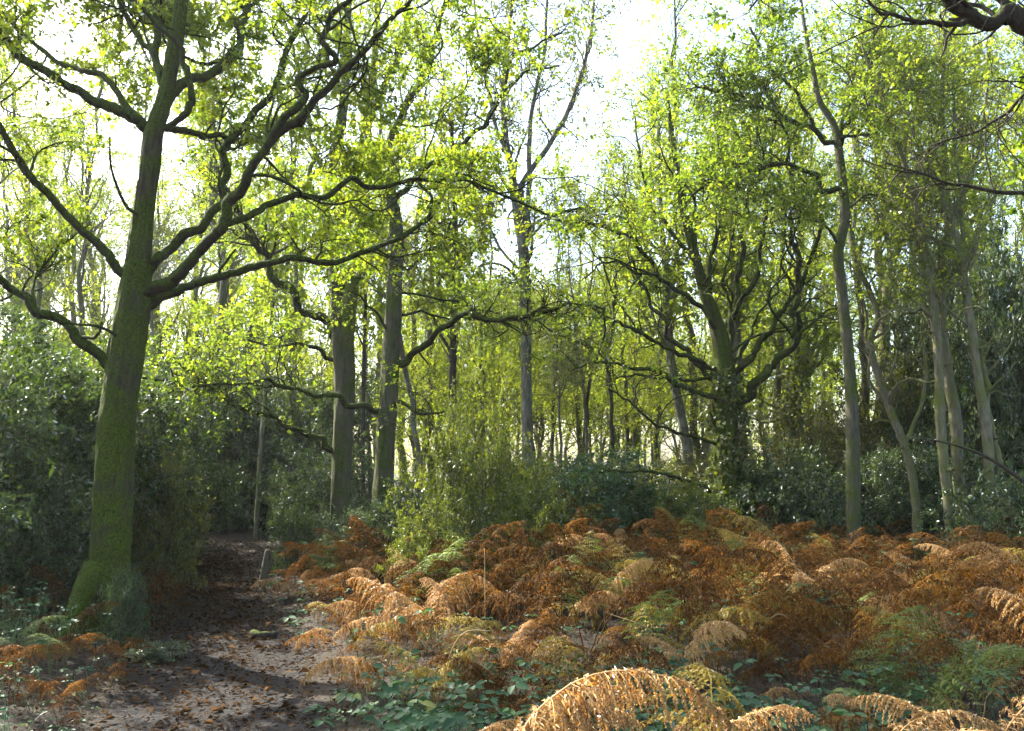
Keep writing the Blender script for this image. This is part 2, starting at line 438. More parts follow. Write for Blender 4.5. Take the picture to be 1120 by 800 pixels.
# ------------------------------------------------------------------ trees
class Tree:
    def __init__(self, name, label, cat, base, seed, group=None):
        self.rng = np.random.default_rng(seed)
        self.base = np.asarray(base, float)
        self.root = root(name, tuple(self.base), label, cat, group)
        self.P, self.R = [], []
        self.KK = 28
        self.thick = .9

    def wood(self, part, pts, mat, n=10, K=None, rough=.05, keep=True, wob=0.0, label=None, flare=0, bark=None, kink=0.0):
        """pts: (px, py, width_px, depth) rows."""
        a = np.asarray(pts, float)
        w = at(a[:, 0], a[:, 1], a[:, 3])
        r = a[:, 2] * .5 * a[:, 3] / F_PX * self.thick
        if kink:
            w2, r2 = [w[0]], [r[0]]
            for i in range(len(w) - 1):
                for u in ((.5,) if np.linalg.norm(w[i + 1] - w[i]) < .5 else (.33, .67)):
                    m = w[i] * (1 - u) + w[i + 1] * u; rm = r[i] * (1 - u) + r[i + 1] * u
                    w2.append(m + self.rng.normal(size=3) * rm * kink); r2.append(rm * self.rng.uniform(.86, 1.1))
                w2.append(w[i + 1]); r2.append(r[i + 1])
            w, r = np.array(w2), np.array(r2)
        K = K or max(10, 5 * len(a))
        q = catmull(np.hstack([w, r[:, None]]), K)
        P, R = q[:, :3], np.maximum(q[:, 3], .004)
        if wob:
            j = self.rng.normal(size=(K, 3)); j[1:-1] = (j[1:-1] + j[:-2] + j[2:]) / 1.7
            P[1:-1] += j[1:-1] * R[1:-1, None] * wob
        return self.add(part, P, R, mat, n, rough, keep, label, flare, bark)

    def add(self, part, P, R, mat, n=10, rough=.05, keep=True, label=None, flare=0, bark=None):
        if keep:
            p, r = resample(P, R, self.KK)
            self.P.append(p); self.R.append(r)
        V, fs = tube_geo(P[None], R[None], n, rough, self.rng, bark=bark)
        if flare:
            z = V[:, 2] - P[0, 2]
            k = np.clip(1 - z / .75, 0, 1) ** 2.2
            cx = np.interp(V[:, 2], P[:, 2], P[:, 0]); cy = np.interp(V[:, 2], P[:, 2], P[:, 1])
            an = np.arctan2(V[:, 1] - cy, V[:, 0] - cx)
            lob = 1 + k * flare * np.clip(.35 + .8 * np.cos(an * 3 + .9) * .7 + .35 * np.cos(an * 5 + 2), 0, 2)
            V[:, 0] = cx + (V[:, 0] - cx) * lob; V[:, 1] = cy + (V[:, 1] - cy) * lob
        o = link(part, build_mesh(part, V - self.base, fs, smooth=True, mats=[mat]), self.root)
        if label: o['label'] = label
        return P, R

    def crown(self, n2, n3, per, leaf, mat, wood_mat, len2=(.8, 2.0), len3=(.3, .8), t0=.3, wander=.16, up=.12, W=None, flat=.8,
              fine=False, tone=.5, n4=0, clip=None, skip=0, name='crown', twig='twig_sprays', r2=.45, keep=1.0, back=0.0):
        rng = self.rng
        P = np.stack(self.P[skip:]); R = np.stack(self.R[skip:])
        P2, R2 = sprout(rng, P, R, n2, t0, len2, 12, (30, 75), wander, up, r2, rmin=.006, rmax=.05, back=back)
        P3, R3 = sprout(rng, P2, R2, n3, .15, len3, 6, (25, 70), wander * 1.2, up * .7, .55, rmin=.003, rmax=.012)
        if clip is not None:
            k3 = clip(P3[:, -1]); P3, R3 = P3[k3], R3[k3]
        PS, RS = sprout(rng, P, R, max(10, n2 // 5), .1, (.1, .45), 5, (50, 95), .3, .0, .4, rmin=.006, rmax=.03, taper=.5)
        PB, RB = sprout(rng, P2, R2, n3 // 2, .1, (.15, .6), 5, (30, 80), .3, .05, .5, rmin=.002, rmax=.007)
        ws = [tube_geo(P2, R2, 5, cap=False), tube_geo(P3, R3, 3, cap=False), tube_geo(PS, RS, 5), tube_geo(PB, RB, 3, cap=False)]
        V, fs, o = [], [], 0
        for v, f in ws:
            V.append(v); fs += [x + o for x in f]; o += len(v)
        link(twig, build_mesh(twig, np.concatenate(V) - self.base, fs, smooth=True, mats=[wood_mat]), self.root)
        V, F, T = leaves_on(rng, P3, per, leaf, W or leaf * .62, flat=flat, fine=fine, tone_c=tone, spread=leaf * .45, keep=keep)
        link(name, build_mesh(name, V - self.base, [F], tone=[T], mats=[mat]), self.root)
        return P2, P3


def pix(pts, d0, d1, w0, w1):
    """(px,py) rows -> rows with width and depth interpolated along the polyline."""
    a = np.asarray(pts, float)
    s = np.concatenate([[0], np.cumsum(np.linalg.norm(np.diff(a, axis=0), axis=1))]); s /= s[-1]
    return np.column_stack([a, w0 + (w1 - w0) * s, d0 + (d1 - d0) * s])


def base_at(px, d):
    x = (px - W_PX / 2) / F_PX * d / (math.cos(PITCH))
    p = at(px, 650, d)
    return np.array([p[0], d, float(height(p[0], d))])


# --- the big mossy oak by the path
D1 = 8.0
b = base_at(113, D1)
t = Tree('oak_tree', 'big dark moss covered oak with crooked spreading limbs standing beside the path', 'tree', b, 1)
ub, lb = M['oak_bark'], M['oak_limb']
t.wood('trunk', [(113, 705, 58, D1), (117, 660, 51, D1), (121, 600, 47, D1), (123, 560, 45, D1), (125, 500, 45, D1), (130, 440, 41, D1), (138, 390, 43, D1),
                 (147, 330, 41, D1), (151, 290, 32, D1), (156, 240, 27, D1), (163, 190, 25, D1), (169, 145, 24, D1), (182, 100, 19, D1), (191, 50, 19, D1), (199, 0, 17, D1),
                 (206, -60, 14, D1 + .1), (220, -140, 9, D1 + .3)], ub, n=72, K=260, rough=.0, flare=.42, bark=.07)
# buttress root on the left side
t.wood('root', [(106, 620, 34, D1 - .1), (94, 645, 30, D1 - .22), (84, 670, 26, D1 - .33), (74, 690, 20, D1 - .45), (60, 702, 12, D1 - .6)], ub, n=12, keep=False, rough=.07)
t.wood('root', [(124, 650, 26, D1 - .1), (132, 674, 22, D1 - .2), (139, 692, 16, D1 - .3), (146, 706, 8, D1 - .4)], ub, n=12, keep=False, rough=.07)
LIMBS = [
    ([(160, 140), (130, 120), (90, 102), (50, 77), (25, 65), (0, 35), (-45, 5), (-90, -30)], 8.0, 7.0, 21, 9),
    ([(150, 128), (135, 112), (110, 82), (65, 70), (40, 50), (0, 15), (-40, -20)], 7.95, 8.6, 12, 5),
    ([(140, 302), (125, 288), (100, 260), (55, 215), (22, 175), (0, 138), (-40, 90), (-80, 40)], 8.0, 6.9, 17, 8),
    ([(128, 412), (105, 385), (55, 345), (30, 325), (0, 305), (-50, 275), (-110, 250)], 8.0, 7.2, 20, 10),
    ([(150, 330), (165, 318), (200, 295), (245, 245), (275, 185), (300, 150), (330, 128), (360, 95), (400, 55), (445, 5), (470, -40)], 8.0, 7.0, 23, 7),
    ([(292, 160), (310, 130), (335, 105), (327, 85), (367, 67), (352, 45), (360, 20), (382, 0), (400, -35)], 7.45, 7.0, 14, 9),
    ([(148, 312), (165, 292), (190, 270), (220, 250), (245, 220), (248, 190), (243, 165), (255, 150), (280, 120), (305, 85), (320, 40), (345, 0), (365, -45)], 8.0, 8.6, 18, 8),
    ([(172, 140), (190, 142), (215, 146), (240, 147), (255, 156)], 8.0, 8.32, 13, 9),
    ([(180, 140), (200, 128), (210, 110), (205, 75), (200, 55), (175, 30), (150, 0), (130, -40)], 8.0, 7.5, 13, 8),
    ([(150, 342), (165, 333), (190, 320), (240, 302), (275, 292), (320, 282), (360, 288), (400, 275), (445, 257), (470, 235), (472, 215), (455, 198)], 8.0, 9.2, 18, 5),
    ([(248, 245), (255, 242), (290, 225), (325, 213), (357, 215), (385, 195), (410, 205), (450, 197), (510, 197), (560, 218), (600, 235), (640, 226)], 7.8, 9.6, 13, 3),
    ([(180, 112), (210, 88), (240, 74), (262, 50), (270, 0), (278, -50)], 8.0, 9.4, 19, 12),
    ([(178, 92), (170, 60), (171, 20), (172, -20), (168, -80)], 8.02, 8.6, 14, 9),
    ([(178, 80), (165, 55), (150, 38), (132, 5), (125, -30)], 8.0, 8.9, 11, 7),
    ([(400, 275), (430, 262), (470, 240), (500, 190), (540, 205)], 8.9, 9.5, 6, 3),
    ([(445, 5), (400, 55), (395, 85), (370, 120)], 7.1, 7.5, 4, 3),
]
for k, (p, d0, d1, w0, w1) in enumerate(LIMBS):
    t.wood('limb', pix(p, d0, d1, w0 * .74, w1 * .72), lb, n=16, K=14 * len(p), rough=.0, wob=.12, bark=.09, kink=.5)
t.wood('dead_branch', pix([(152, 235), (137, 224), (122, 185), (120, 150)], 7.9, 7.6, 5, 2), lb, n=6, keep=False)
t.wood('dead_branch', pix([(136, 372), (110, 358), (85, 355), (65, 352)], 7.9, 7.5, 5, 2), lb, n=6, keep=False)
fp, fr = sprout(t.rng, np.stack(t.P[1:]), np.stack(t.R[1:]), 30, .2, (1.2, 3.0), 24, (25, 65), .22, .14, .5, rmin=.01, rmax=.028, back=.15)
V, fs = tube_geo(fp, fr, 8, .06, t.rng)
link('branch_sprays', build_mesh('branch_sprays', V - t.base, fs, smooth=True, mats=[lb]), t.root)
for a, bq in zip(fp, fr):
    p, q = resample(a, bq, t.KK); t.P.append(p); t.R.append(q)
t.crown(270, 4600, 27, .041, M['oak_leaf'], lb, len2=(.5, 1.6), len3=(.25, .7), t0=.35, skip=1, fine=True, wander=.2, tone=.58, back=.7,
        clip=lambda p: (p[:, 2] > 3.6) & ((p[:, 1] > 8.05) | (p[:, 0] < -4.4) | (t.rng.random(len(p)) < .3)) & ((p[:, 0] < -1.6) | (p[:, 2] > 5.0) | (t.rng.random(len(p)) < .35)))

# --- twin-stemmed oak behind the path bend
D2 = 13.5
t = Tree('twin_oak', 'twin stemmed oak with one grey and one mossy green stem at the path bend', 'tree', base_at(371, D2), 2)
t.thick = .8
t.wood('trunk', [(371, 615, 36, D2), (371, 570, 28, D2), (373, 520, 27, D2), (375, 470, 28, D2), (377, 420, 28, D2), (376, 380, 31, D2), (374, 350, 32, D2), (368, 300, 20, D2), (362, 260, 17, D2), (358, 225, 17, D2),
                 (368, 165, 15, D2), (377, 100, 13, D2), (380, 30, 11, D2), (384, -40, 9, D2)], M['grey_bark'], n=36, K=150, rough=0, flare=.3, bark=.06)
t.wood('stem', [(374, 430, 12, D2), (376, 400, 20, D2), (379, 365, 22, D2 - .05), (384, 320, 20, D2 - .1), (393, 270, 18, D2), (394, 230, 16, D2), (390, 190, 14, D2 + .2), (400, 140, 12, D2 + .4), (408, 80, 10, D2 + .5), (414, 0, 8, D2 + .6)], M['moss_bark'], n=12, label='bright mossy green second stem')
for p, d0, d1, w0, w1 in [
    ([(368, 372), (345, 345), (320, 318), (295, 300), (270, 255), (258, 225), (240, 200)], D2, 12.6, 14, 6),
    ([(368, 498), (337, 476), (298, 454), (264, 446), (236, 426), (197, 420), (155, 413)], D2, 11.8, 9, 4),
    ([(372, 395), (350, 382), (325, 376), (300, 380), (270, 372)], D2, 13.0, 7, 3),
    ([(362, 250), (345, 225), (338, 190), (345, 165), (330, 140), (310, 130)], D2, 14.2, 9, 4),
    ([(362, 215), (345, 170), (330, 120), (322, 60), (310, 10)], D2, 14.5, 8, 4),
    ([(376, 110), (360, 70), (345, 30), (340, -20)], D2, 13.2, 7, 4),
    ([(396, 150), (420, 100), (432, 60), (448, 20)], 13.9, 14.4, 7, 4),
    ([(236, 426), (215, 410), (190, 395), (170, 380)], 12.2, 12.0, 4, 2),
    ([(298, 454), (280, 440), (262, 420), (240, 405)], 12.6, 12.9, 4, 2)]:
    t.wood('limb', pix(p, d0, d1, w0, w1), M['oak_limb'] if d1 < D2 else M['moss_bark'], n=9, K=10 * len(p), wob=.2, kink=.9)
t.crown(130, 1200, 10, .05, M['oak_leaf'], M['oak_limb'], len2=(.6, 2.0), len3=(.3, .8), t0=.4, skip=2, wander=.2, tone=.66)

# --- pale grey oak in the middle
D3 = 12.3
t = Tree('grey_oak', 'pale grey straight oak with one long bare limb reaching right past the birch', 'tree', base_at(419, D3), 3)
t.thick = .8
t.wood('trunk', [(417, 620, 38, D3), (418, 560, 30, D3), (422, 480, 27, D3), (425, 440, 26, D3), (427, 400, 25, D3), (430, 350, 23, D3), (432, 300, 22, D3), (433, 250, 21, D3), (424, 212, 18, D3), (414, 190, 14, D3), (405, 162, 12, D3), (403, 135, 11, D3),
                 (420, 95, 9, D3), (436, 60, 7, D3), (446, 10, 6, D3), (452, -40, 5, D3)], M['grey_bark'], n=36, K=150, rough=0, flare=.3, bark=.07)
for p, d0, d1, w0, w1 in [
    ([(433, 245), (430, 200), (424, 165), (448, 108), (470, 76), (480, 25), (492, -30)], D3, 12.9, 12, 6),
    ([(428, 402), (440, 398), (460, 380), (490, 355), (515, 345), (580, 346), (620, 333), (662, 338)], D3, 11.2, 11, 4),
    ([(424, 452), (400, 443), (349, 434), (292, 415), (242, 420), (205, 425)], D3, 11.2, 9, 3),
    ([(432, 215), (470, 180), (500, 165), (530, 138), (545, 112), (560, 60), (615, 36)], D3, 12.0, 9, 3),
    ([(530, 138), (550, 102), (575, 78), (612, 72)], 12.05, 11.6, 5, 2.5),
    ([(434, 295), (460, 283), (485, 270), (495, 240), (520, 225)], D3, 12.8, 6, 3),
    ([(428, 330), (405, 310), (380, 300), (350, 305)], D3, 12.8, 5, 2.5),
    ([(425, 455), (437, 440), (470, 452), (490, 450)], D3, 11.6, 7, 2.5),
    ([(426, 372), (410, 340), (395, 325), (380, 318)], D3, 11.8, 4, 2),
    ([(436, 320), (470, 325), (505, 330), (535, 350)], D3, 12.9, 4, 2),
    ([(436, 345), (460, 340), (495, 350), (530, 340), (560, 350)], D3, 13.3, 4, 2),
    ([(660, 338), (662, 360), (655, 385), (668, 400)], 11.2, 11.4, 3, 2),
    ([(580, 346), (600, 360), (628, 372)], 11.8, 11.6, 3, 2)]:
    t.wood('limb', pix(p, d0, d1, w0, w1), M['oak_limb'], n=9, K=10 * len(p), wob=.2, kink=1.1)
t.crown(200, 1300, 8, .05, M['oak_leaf'], M['oak_limb'], len2=(.4, 1.6), len3=(.25, .7), t0=.35, skip=1, wander=.24, tone=.6, fine=True, up=.06, back=.4)

# --- tall thin birch, centre
D4 = 16.0
t = Tree('birch_tree', 'tall thin pale birch forking high up against the open white sky', 'tree', base_at(577, D4), 4)
t.wood('trunk', [(577, 605, 17, D4), (577, 500, 14.5, D4), (576, 420, 13.5, D4), (575, 350, 13.5, D4), (573, 280, 14, D4), (566, 240, 11, D4), (560, 190, 9, D4), (553, 150, 8, D4), (550, 100, 7, D4), (555, 50, 5, D4), (562, -20, 4, D4), (566, -120, 2.5, D4)], M['birch_bark'], n=24, K=140, rough=0, bark=.05)
for p, d0, d1, w0, w1 in [
    ([(572, 275), (575, 240), (572, 200), (600, 160), (625, 115), (640, 65), (648, 20), (650, -40)], D4, 16.5, 9, 3),
    ([(575, 240), (580, 200), (578, 160), (585, 100), (596, 50), (600, -40)], D4, 15.6, 7, 3),
    ([(556, 170), (540, 130), (530, 80), (520, 20), (515, -50)], D4, 16.6, 5, 2.5),
    ([(575, 265), (600, 240), (625, 230), (650, 228)], D4, 15.4, 4, 2),
    ([(573, 300), (550, 275), (530, 240), (505, 200)], D4, 16.4, 4, 2)]:
    t.wood('limb', pix(p, d0, d1, w0, w1), M['birch_bark'], n=7, wob=.3)
t.crown(110, 700, 9, .06, M['birch_leaf'], M['grey_bark'], len2=(.6, 1.8), len3=(.3, .8), t0=.35, skip=0, wander=.16, tone=.5,
        clip=lambda p: p[:, 2] > 5.2)

# --- the spreading ivy-clad oak right of centre
D5 = 15.5
FAN = []
t = Tree('spreading_oak', 'ivy clad oak with a wide fan of crooked mossy limbs above the bracken', 'tree', base_at(800, D5), 5)
t.wood('trunk', [(802, 610, 40, D5), (799, 570, 34, D5), (796, 520, 32, D5), (793, 460, 31, D5), (792, 415, 30, D5), (790, 380, 24, D5), (780, 345, 18, D5), (770, 318, 14, D5), (760, 280, 12, D5), (747, 225, 10, D5), (738, 170, 7, D5), (730, 110, 5, D5)], M['oak_bark'], n=36, K=150, rough=0, flare=.3, bark=.06)
for p, d0, d1, w0, w1 in [
    ([(798, 440), (803, 445), (821, 430), (844, 402), (867, 379), (874, 353), (875, 310), (865, 240), (866, 195), (872, 150)], D5, 14.6, 16, 5),
    ([(795, 415), (821, 393), (844, 361), (856, 340), (878, 310), (890, 275), (900, 240)], D5, 15.0, 11, 5),
    ([(793, 430), (789, 425), (760, 396), (740, 376), (722, 345), (700, 310), (690, 280)], D5, 16.0, 11, 4),
    ([(792, 405), (786, 403), (752, 390), (726, 379), (705, 367), (660, 345), (640, 330)], D5, 14.2, 9, 3.5),
    ([(790, 445), (775, 435), (737, 420), (720, 407), (700, 403), (650, 396), (625, 405)], D5, 14.0, 9, 3.5),
    ([(795, 415), (743, 415), (700, 410), (670, 415)], D5, 15.0, 7, 3),
    ([(790, 490), (783, 485), (750, 476), (717, 465), (690, 440), (665, 425)], D5, 14.0, 6, 3),
    ([(788, 540), (760, 531), (737, 522), (700, 515), (655, 517)], D5, 13.8, 7, 2.5),
    ([(788, 375), (775, 345), (745, 320), (720, 300), (690, 260), (650, 245), (600, 240)], D5, 14.6, 10, 3),
    ([(792, 385), (806, 330), (812, 270), (815, 230), (825, 170), (830, 110)], D5, 15.8, 11, 4),
    ([(802, 345), (830, 290), (838, 235), (842, 180), (850, 120)], 15.5, 14.8, 8, 4),
    ([(778, 340), (775, 300), (785, 250), (790, 200), (782, 140)], D5, 16.2, 9, 4),
    ([(762, 290), (735, 255), (712, 225), (700, 180), (695, 130)], D5, 16.0, 7, 3),
    ([(720, 300), (700, 300), (675, 285), (655, 290), (640, 305)], 15.0, 14.4, 5, 2.5),
    ([(705, 367), (690, 350), (670, 320), (655, 280)], 14.6, 14.8, 4, 2.5),
    ([(867, 379), (880, 360), (905, 340), (930, 335)], 14.9, 14.5, 5, 2.5),
    ([(800, 400), (820, 370), (830, 340), (850, 320), (855, 290)], D5, 16.2, 6, 3),
    ([(803, 350), (790, 310), (800, 260), (808, 210)], D5, 16.0, 6, 3)]:
    t.wood('limb', pix(p, d0, d1, w0 * .8, w1 * .8), M['oak_limb'], n=9, K=10 * len(p), wob=.35, kink=.55)
fp, fr = sprout(t.rng, np.stack(t.P), np.stack(t.R), 34, .25, (1.4, 3.6), 20, (25, 70), .2, .16, .5, rmin=.014, rmax=.032)
V, fs = tube_geo(fp, fr, 7, .05, t.rng)
link('branch_sprays', build_mesh('branch_sprays', V - t.base, fs, smooth=True, mats=[M['oak_limb']]), t.root)
for a, bq in zip(fp, fr):
    p, q = resample(a, bq, t.KK); t.P.append(p); t.R.append(q)
t.crown(340, 2800, 15, .052, M['far_leaf'], M['oak_limb'], len2=(.5, 2.2), len3=(.3, .9), t0=.35, skip=1, wander=.24, tone=.62, up=.1, back=.3,
        clip=lambda p: p[:, 2] > 4.8 + 2.0 * t.rng.random(len(p)))
# ivy on the trunk
def ivy_on(t, name, path, n, rad, leaf, mat, seed):
    rng = np.random.default_rng(seed)
    P = np.asarray(path); i = rng.integers(0, len(P) - 1, n); u = rng.random((n, 1))
    c = P[i] * (1 - u) + P[i + 1] * u
    a = rng.random(n) * 2 * math.pi
    o = np.stack([np.cos(a), np.sin(a), rng.normal(size=n) * .3], -1)
    cl = .6 + .8 * np.abs(np.sin(c[:, 2] * 2.7 + 2 * np.cos(a))) ** 2
    pos = c + o * (rad * cl * rng.uniform(.75, 1.35, n))[:, None]
    sz = np.exp(rng.normal(size=n) * .3) * leaf
    V, F = leaf_geo(pos, norm(o * .5 + rng.normal(size=(n, 3)) * .6 - np.array([0, 0, .6])), norm(o + rng.normal(size=(n, 3)) * .4), sz, sz * .8)
    link(name, build_mesh(name, V - t.base, [F], tone=[np.clip(rng.normal(.5, .25, n), 0, 1)], mats=[mat]), t.root)
ivy_on(t, 'ivy', at([802, 798, 794, 792], [590, 520, 460, 410], D5), 2600, .27, .075, M['ivy'], 51)

# --- slender grey tree with banded moss, right
D6 = 13.2
t = Tree('slender_oak', 'slender straight grey trunk with moss bands rising from the right of the bracken', 'tree', base_at(934, D6), 6)
t.wood('trunk', [(935, 640, 17, D6), (934, 580, 16.5, D6), (933, 520, 16, D6), (932, 450, 15, D6), (928, 390, 14, D6), (921, 320, 13, D6), (917, 278, 13, D6), (924, 238, 12, D6), (921, 195, 11, D6), (916, 155, 10, D6), (911, 135, 9, D6), (896, 110, 8, D6), (890, 80, 6, D6), (880, 30, 5, D6), (872, -30, 4, D6)], M['grey_bark'], n=28, K=150, rough=0, bark=.045)
for p, d0, d1, w0, w1 in [
    ([(923, 222), (895, 194), (860, 180), (820, 187), (780, 200), (755, 215)], D6, 12.2, 8, 3),
    ([(915, 158), (890, 140), (855, 127), (820, 115), (790, 100), (760, 95)], D6, 12.4, 7, 3),
    ([(917, 155), (922, 150), (945, 147), (962, 142)], D6, 12.8, 6, 3),
    ([(916, 150), (928, 125), (945, 107), (962, 106), (985, 90)], D6, 13.8, 5, 2.5),
    ([(918, 160), (930, 110), (950, 60), (955, 10)], D6, 13.6, 6, 3),
    ([(860, 180), (862, 150), (850, 120), (835, 90)], 12.6, 12.2, 4, 2.5),
    ([(918, 270), (905, 250), (880, 235), (850, 240)], D6, 12.6, 4, 2),
    ([(922, 230), (945, 215), (965, 212)], D6, 13.4, 4, 2),
    ([(890, 140), (870, 100), (840, 70), (820, 30)], 12.9, 12.2, 5, 2.5)]:
    t.wood('limb', pix(p, d0, d1, w0, w1), M['oak_limb'], n=9, K=10 * len(p), wob=.2, kink=1.1)
t.crown(210, 1900, 16, .05, M['oak_leaf'], M['oak_limb'], len2=(.5, 1.8), len3=(.3, .8), t0=.35, skip=1, wander=.24, tone=.5, fine=True,
        clip=lambda p: p[:, 2] > 5.0)

# --- thin trees on the right
def thin_tree(name, label, seed, trunk, limbs, mat, d, crown=(75, 600, 10), t0=.4, tone=.6, leaf=.052, leafm='far_leaf', zmin=4.2, cat='tree'):
    t = Tree(name, label, cat, base_at(trunk[0][0], d), seed)
    t.wood('trunk', [(a, bb, w, d) for a, bb, w in trunk], M[mat], n=20, K=110, rough=0, wob=.05, bark=.05)
    for p, dd, w0, w1 in limbs:
        t.wood('limb', pix(p, d, d + dd, w0, w1), M[mat], n=7, wob=.4)
    if crown:
        t.crown(crown[0], crown[1], crown[2], leaf, M[leafm], M['far_bark'], len2=(.5, 1.8), len3=(.3, .8), t0=t0, skip=0, wander=.18, tone=tone, up=.15, clip=lambda p: p[:, 2] > zmin)
    return t


thin_tree('ash_tree', 'thin green barked trunk curving up out of the bracken near the right edge', 21,
          [(1042, 640, 14, ), (1040, 580, 13), (1030, 480, 11.5), (1027, 400, 11), (1020, 330, 10), (1006, 240, 8), (986, 170, 6), (960, 105, 4.5), (940, 40, 3)],
          [([(1018, 320), (1002, 260), (990, 220), (985, 180)], .5, 5, 2.5), ([(1005, 240), (1020, 180), (1030, 110), (1035, 40)], .5, 5, 2.5)], 'far_bark', 13.0)
thin_tree('ash_tree', 'stouter thin trunk just behind the curving green one, lit pale yellow', 22,
          [(1052, 600, 15), (1048, 520, 14), (1045, 460, 14), (1034, 390, 13), (1030, 330, 11), (1036, 270, 9), (1035, 200, 8), (1030, 120, 6), (1034, 30, 4)],
          [([(1032, 350), (1010, 300), (1000, 240), (1004, 180)], 1., 6, 3), ([(1036, 260), (1060, 200), (1075, 140), (1080, 60)], .5, 6, 3)], 'far_bark', 13.5)
thin_tree('ash_tree', 'spindly orange tinted trunk leaning left beside the dark holly', 23,
          [(1085, 610, 12), (1083, 550, 11), (1080, 480, 12), (1068, 400, 10), (1058, 330, 10), (1050, 272, 9), (1030, 210, 7), (1002, 150, 5), (985, 95, 3.5)],
          [([(1094, 520), (1088, 470), (1078, 410), (1064, 365)], .1, 8, 8), ([(1050, 280), (1052, 220), (1045, 150), (1040, 70)], .4, 6, 3), ([(1052, 290), (1075, 240), (1098, 200)], .4, 5, 2.5)], 'far_bark', 12.9)
thin_tree('crooked_tree', 'bent zigzag trunk with a short side fork among the hollies', 24,
          [(1004, 600, 11), (1000, 535, 10), (990, 490, 10), (974, 450, 9.5), (962, 415, 9), (955, 392, 8), (952, 370, 8), (960, 350, 7), (952, 320, 6), (940, 290, 5), (945, 250, 4)],
          [([(956, 394), (946, 372), (948, 345), (941, 320)], .3, 6, 3), ([(990, 490), (1006, 450), (1012, 400), (1008, 350)], .5, 5, 3)], 'far_bark', 13.8, crown=(40, 300, 12))
thin_tree('beech_tree', 'pale leaning trunk behind the left side of the ivy clad oak', 25,
          [(760, 600, 13), (757, 540, 13), (750, 480, 12), (740, 430, 11), (733, 380, 10), (728, 300, 8), (722, 220, 6), (720, 130, 4)],
          [([(735, 390), (715, 350), (705, 300), (700, 250)], .8, 5, 2.5), ([(730, 320), (745, 260), (750, 200)], .8, 5, 2.5)], 'birch_bark', 19.0, leaf=.1)
thin_tree('beech_tree', 'pale straight trunk half hidden behind the right side of the ivy clad oak', 26,
          [(815, 600, 13), (813, 510, 12), (810, 450, 12), (807, 380, 10), (803, 300, 8), (800, 220, 6), (802, 120, 4)],
          [([(808, 390), (835, 340), (845, 290)], .8, 5, 2.5)], 'birch_bark', 18.0, leaf=.1)
t = thin_tree('thorn_tree', 'thin ivy covered yellow lit tree with short twisted arms right of the ivy clad oak', 27,
              [(862, 600, 10), (863, 520, 10), (864, 470, 10), (868, 430, 9), (872, 390, 7), (868, 350, 5), (876, 310, 4)],
              [([(864, 455), (840, 462), (822, 458)], -.4, 4, 2), ([(868, 430), (850, 445), (835, 440)], .2, 4, 2), ([(870, 410), (895, 400), (905, 380)], .2, 4, 2), ([(872, 395), (850, 380), (842, 360)], .3, 4, 2)],
              'moss_bark', 16.5, crown=(30, 260, 12), t0=.2, zmin=2.6, leafm='oak_leaf', leaf=.09)
ivy_on(t, 'ivy', at([863, 864, 868, 871], [545, 470, 430, 395], 16.5), 900, .16, .08, M['ivy'], 52)
thin_tree('young_tree', 'thin dark pole like tree between the grey oak and the birch', 28,
          [(494, 600, 9), (495, 450, 9), (496, 370, 9), (498, 280, 8), (497, 210, 6), (494, 130, 4)],
          [([(496, 350), (480, 320), (478, 290)], .3, 4, 2), ([(497, 300), (520, 270), (535, 230)], .3, 4, 2), ([(496, 400), (490, 380), (478, 360), (470, 320)], .3, 5, 2)], 'dark_bark', 17.0, leaf=.1)
thin_tree('young_tree', 'thin rusty brown sapling trunk at the far end of the path', 29,
          [(278, 610, 6), (281, 560, 5.5), (286, 480, 5), (291, 420, 5), (297, 350, 5), (302, 290, 4), (305, 200, 3)],
          [([(292, 415), (275, 390), (268, 350)], .3, 3, 1.5)], 'far_bark', 17.2, leaf=.1, crown=(40, 350, 14), zmin=3.6)
thin_tree('young_tree', 'very thin dark stem between the twin oak and the grey oak', 30,
          [(397, 600, 5), (397, 480, 5), (398, 400, 5), (400, 330, 4), (396, 280, 3), (392, 230, 2)],
          [([(398, 380), (385, 350)], .2, 2.5, 1.5)], 'dark_bark', 17.0, leaf=.1, crown=(25, 200, 14), zmin=3.6)

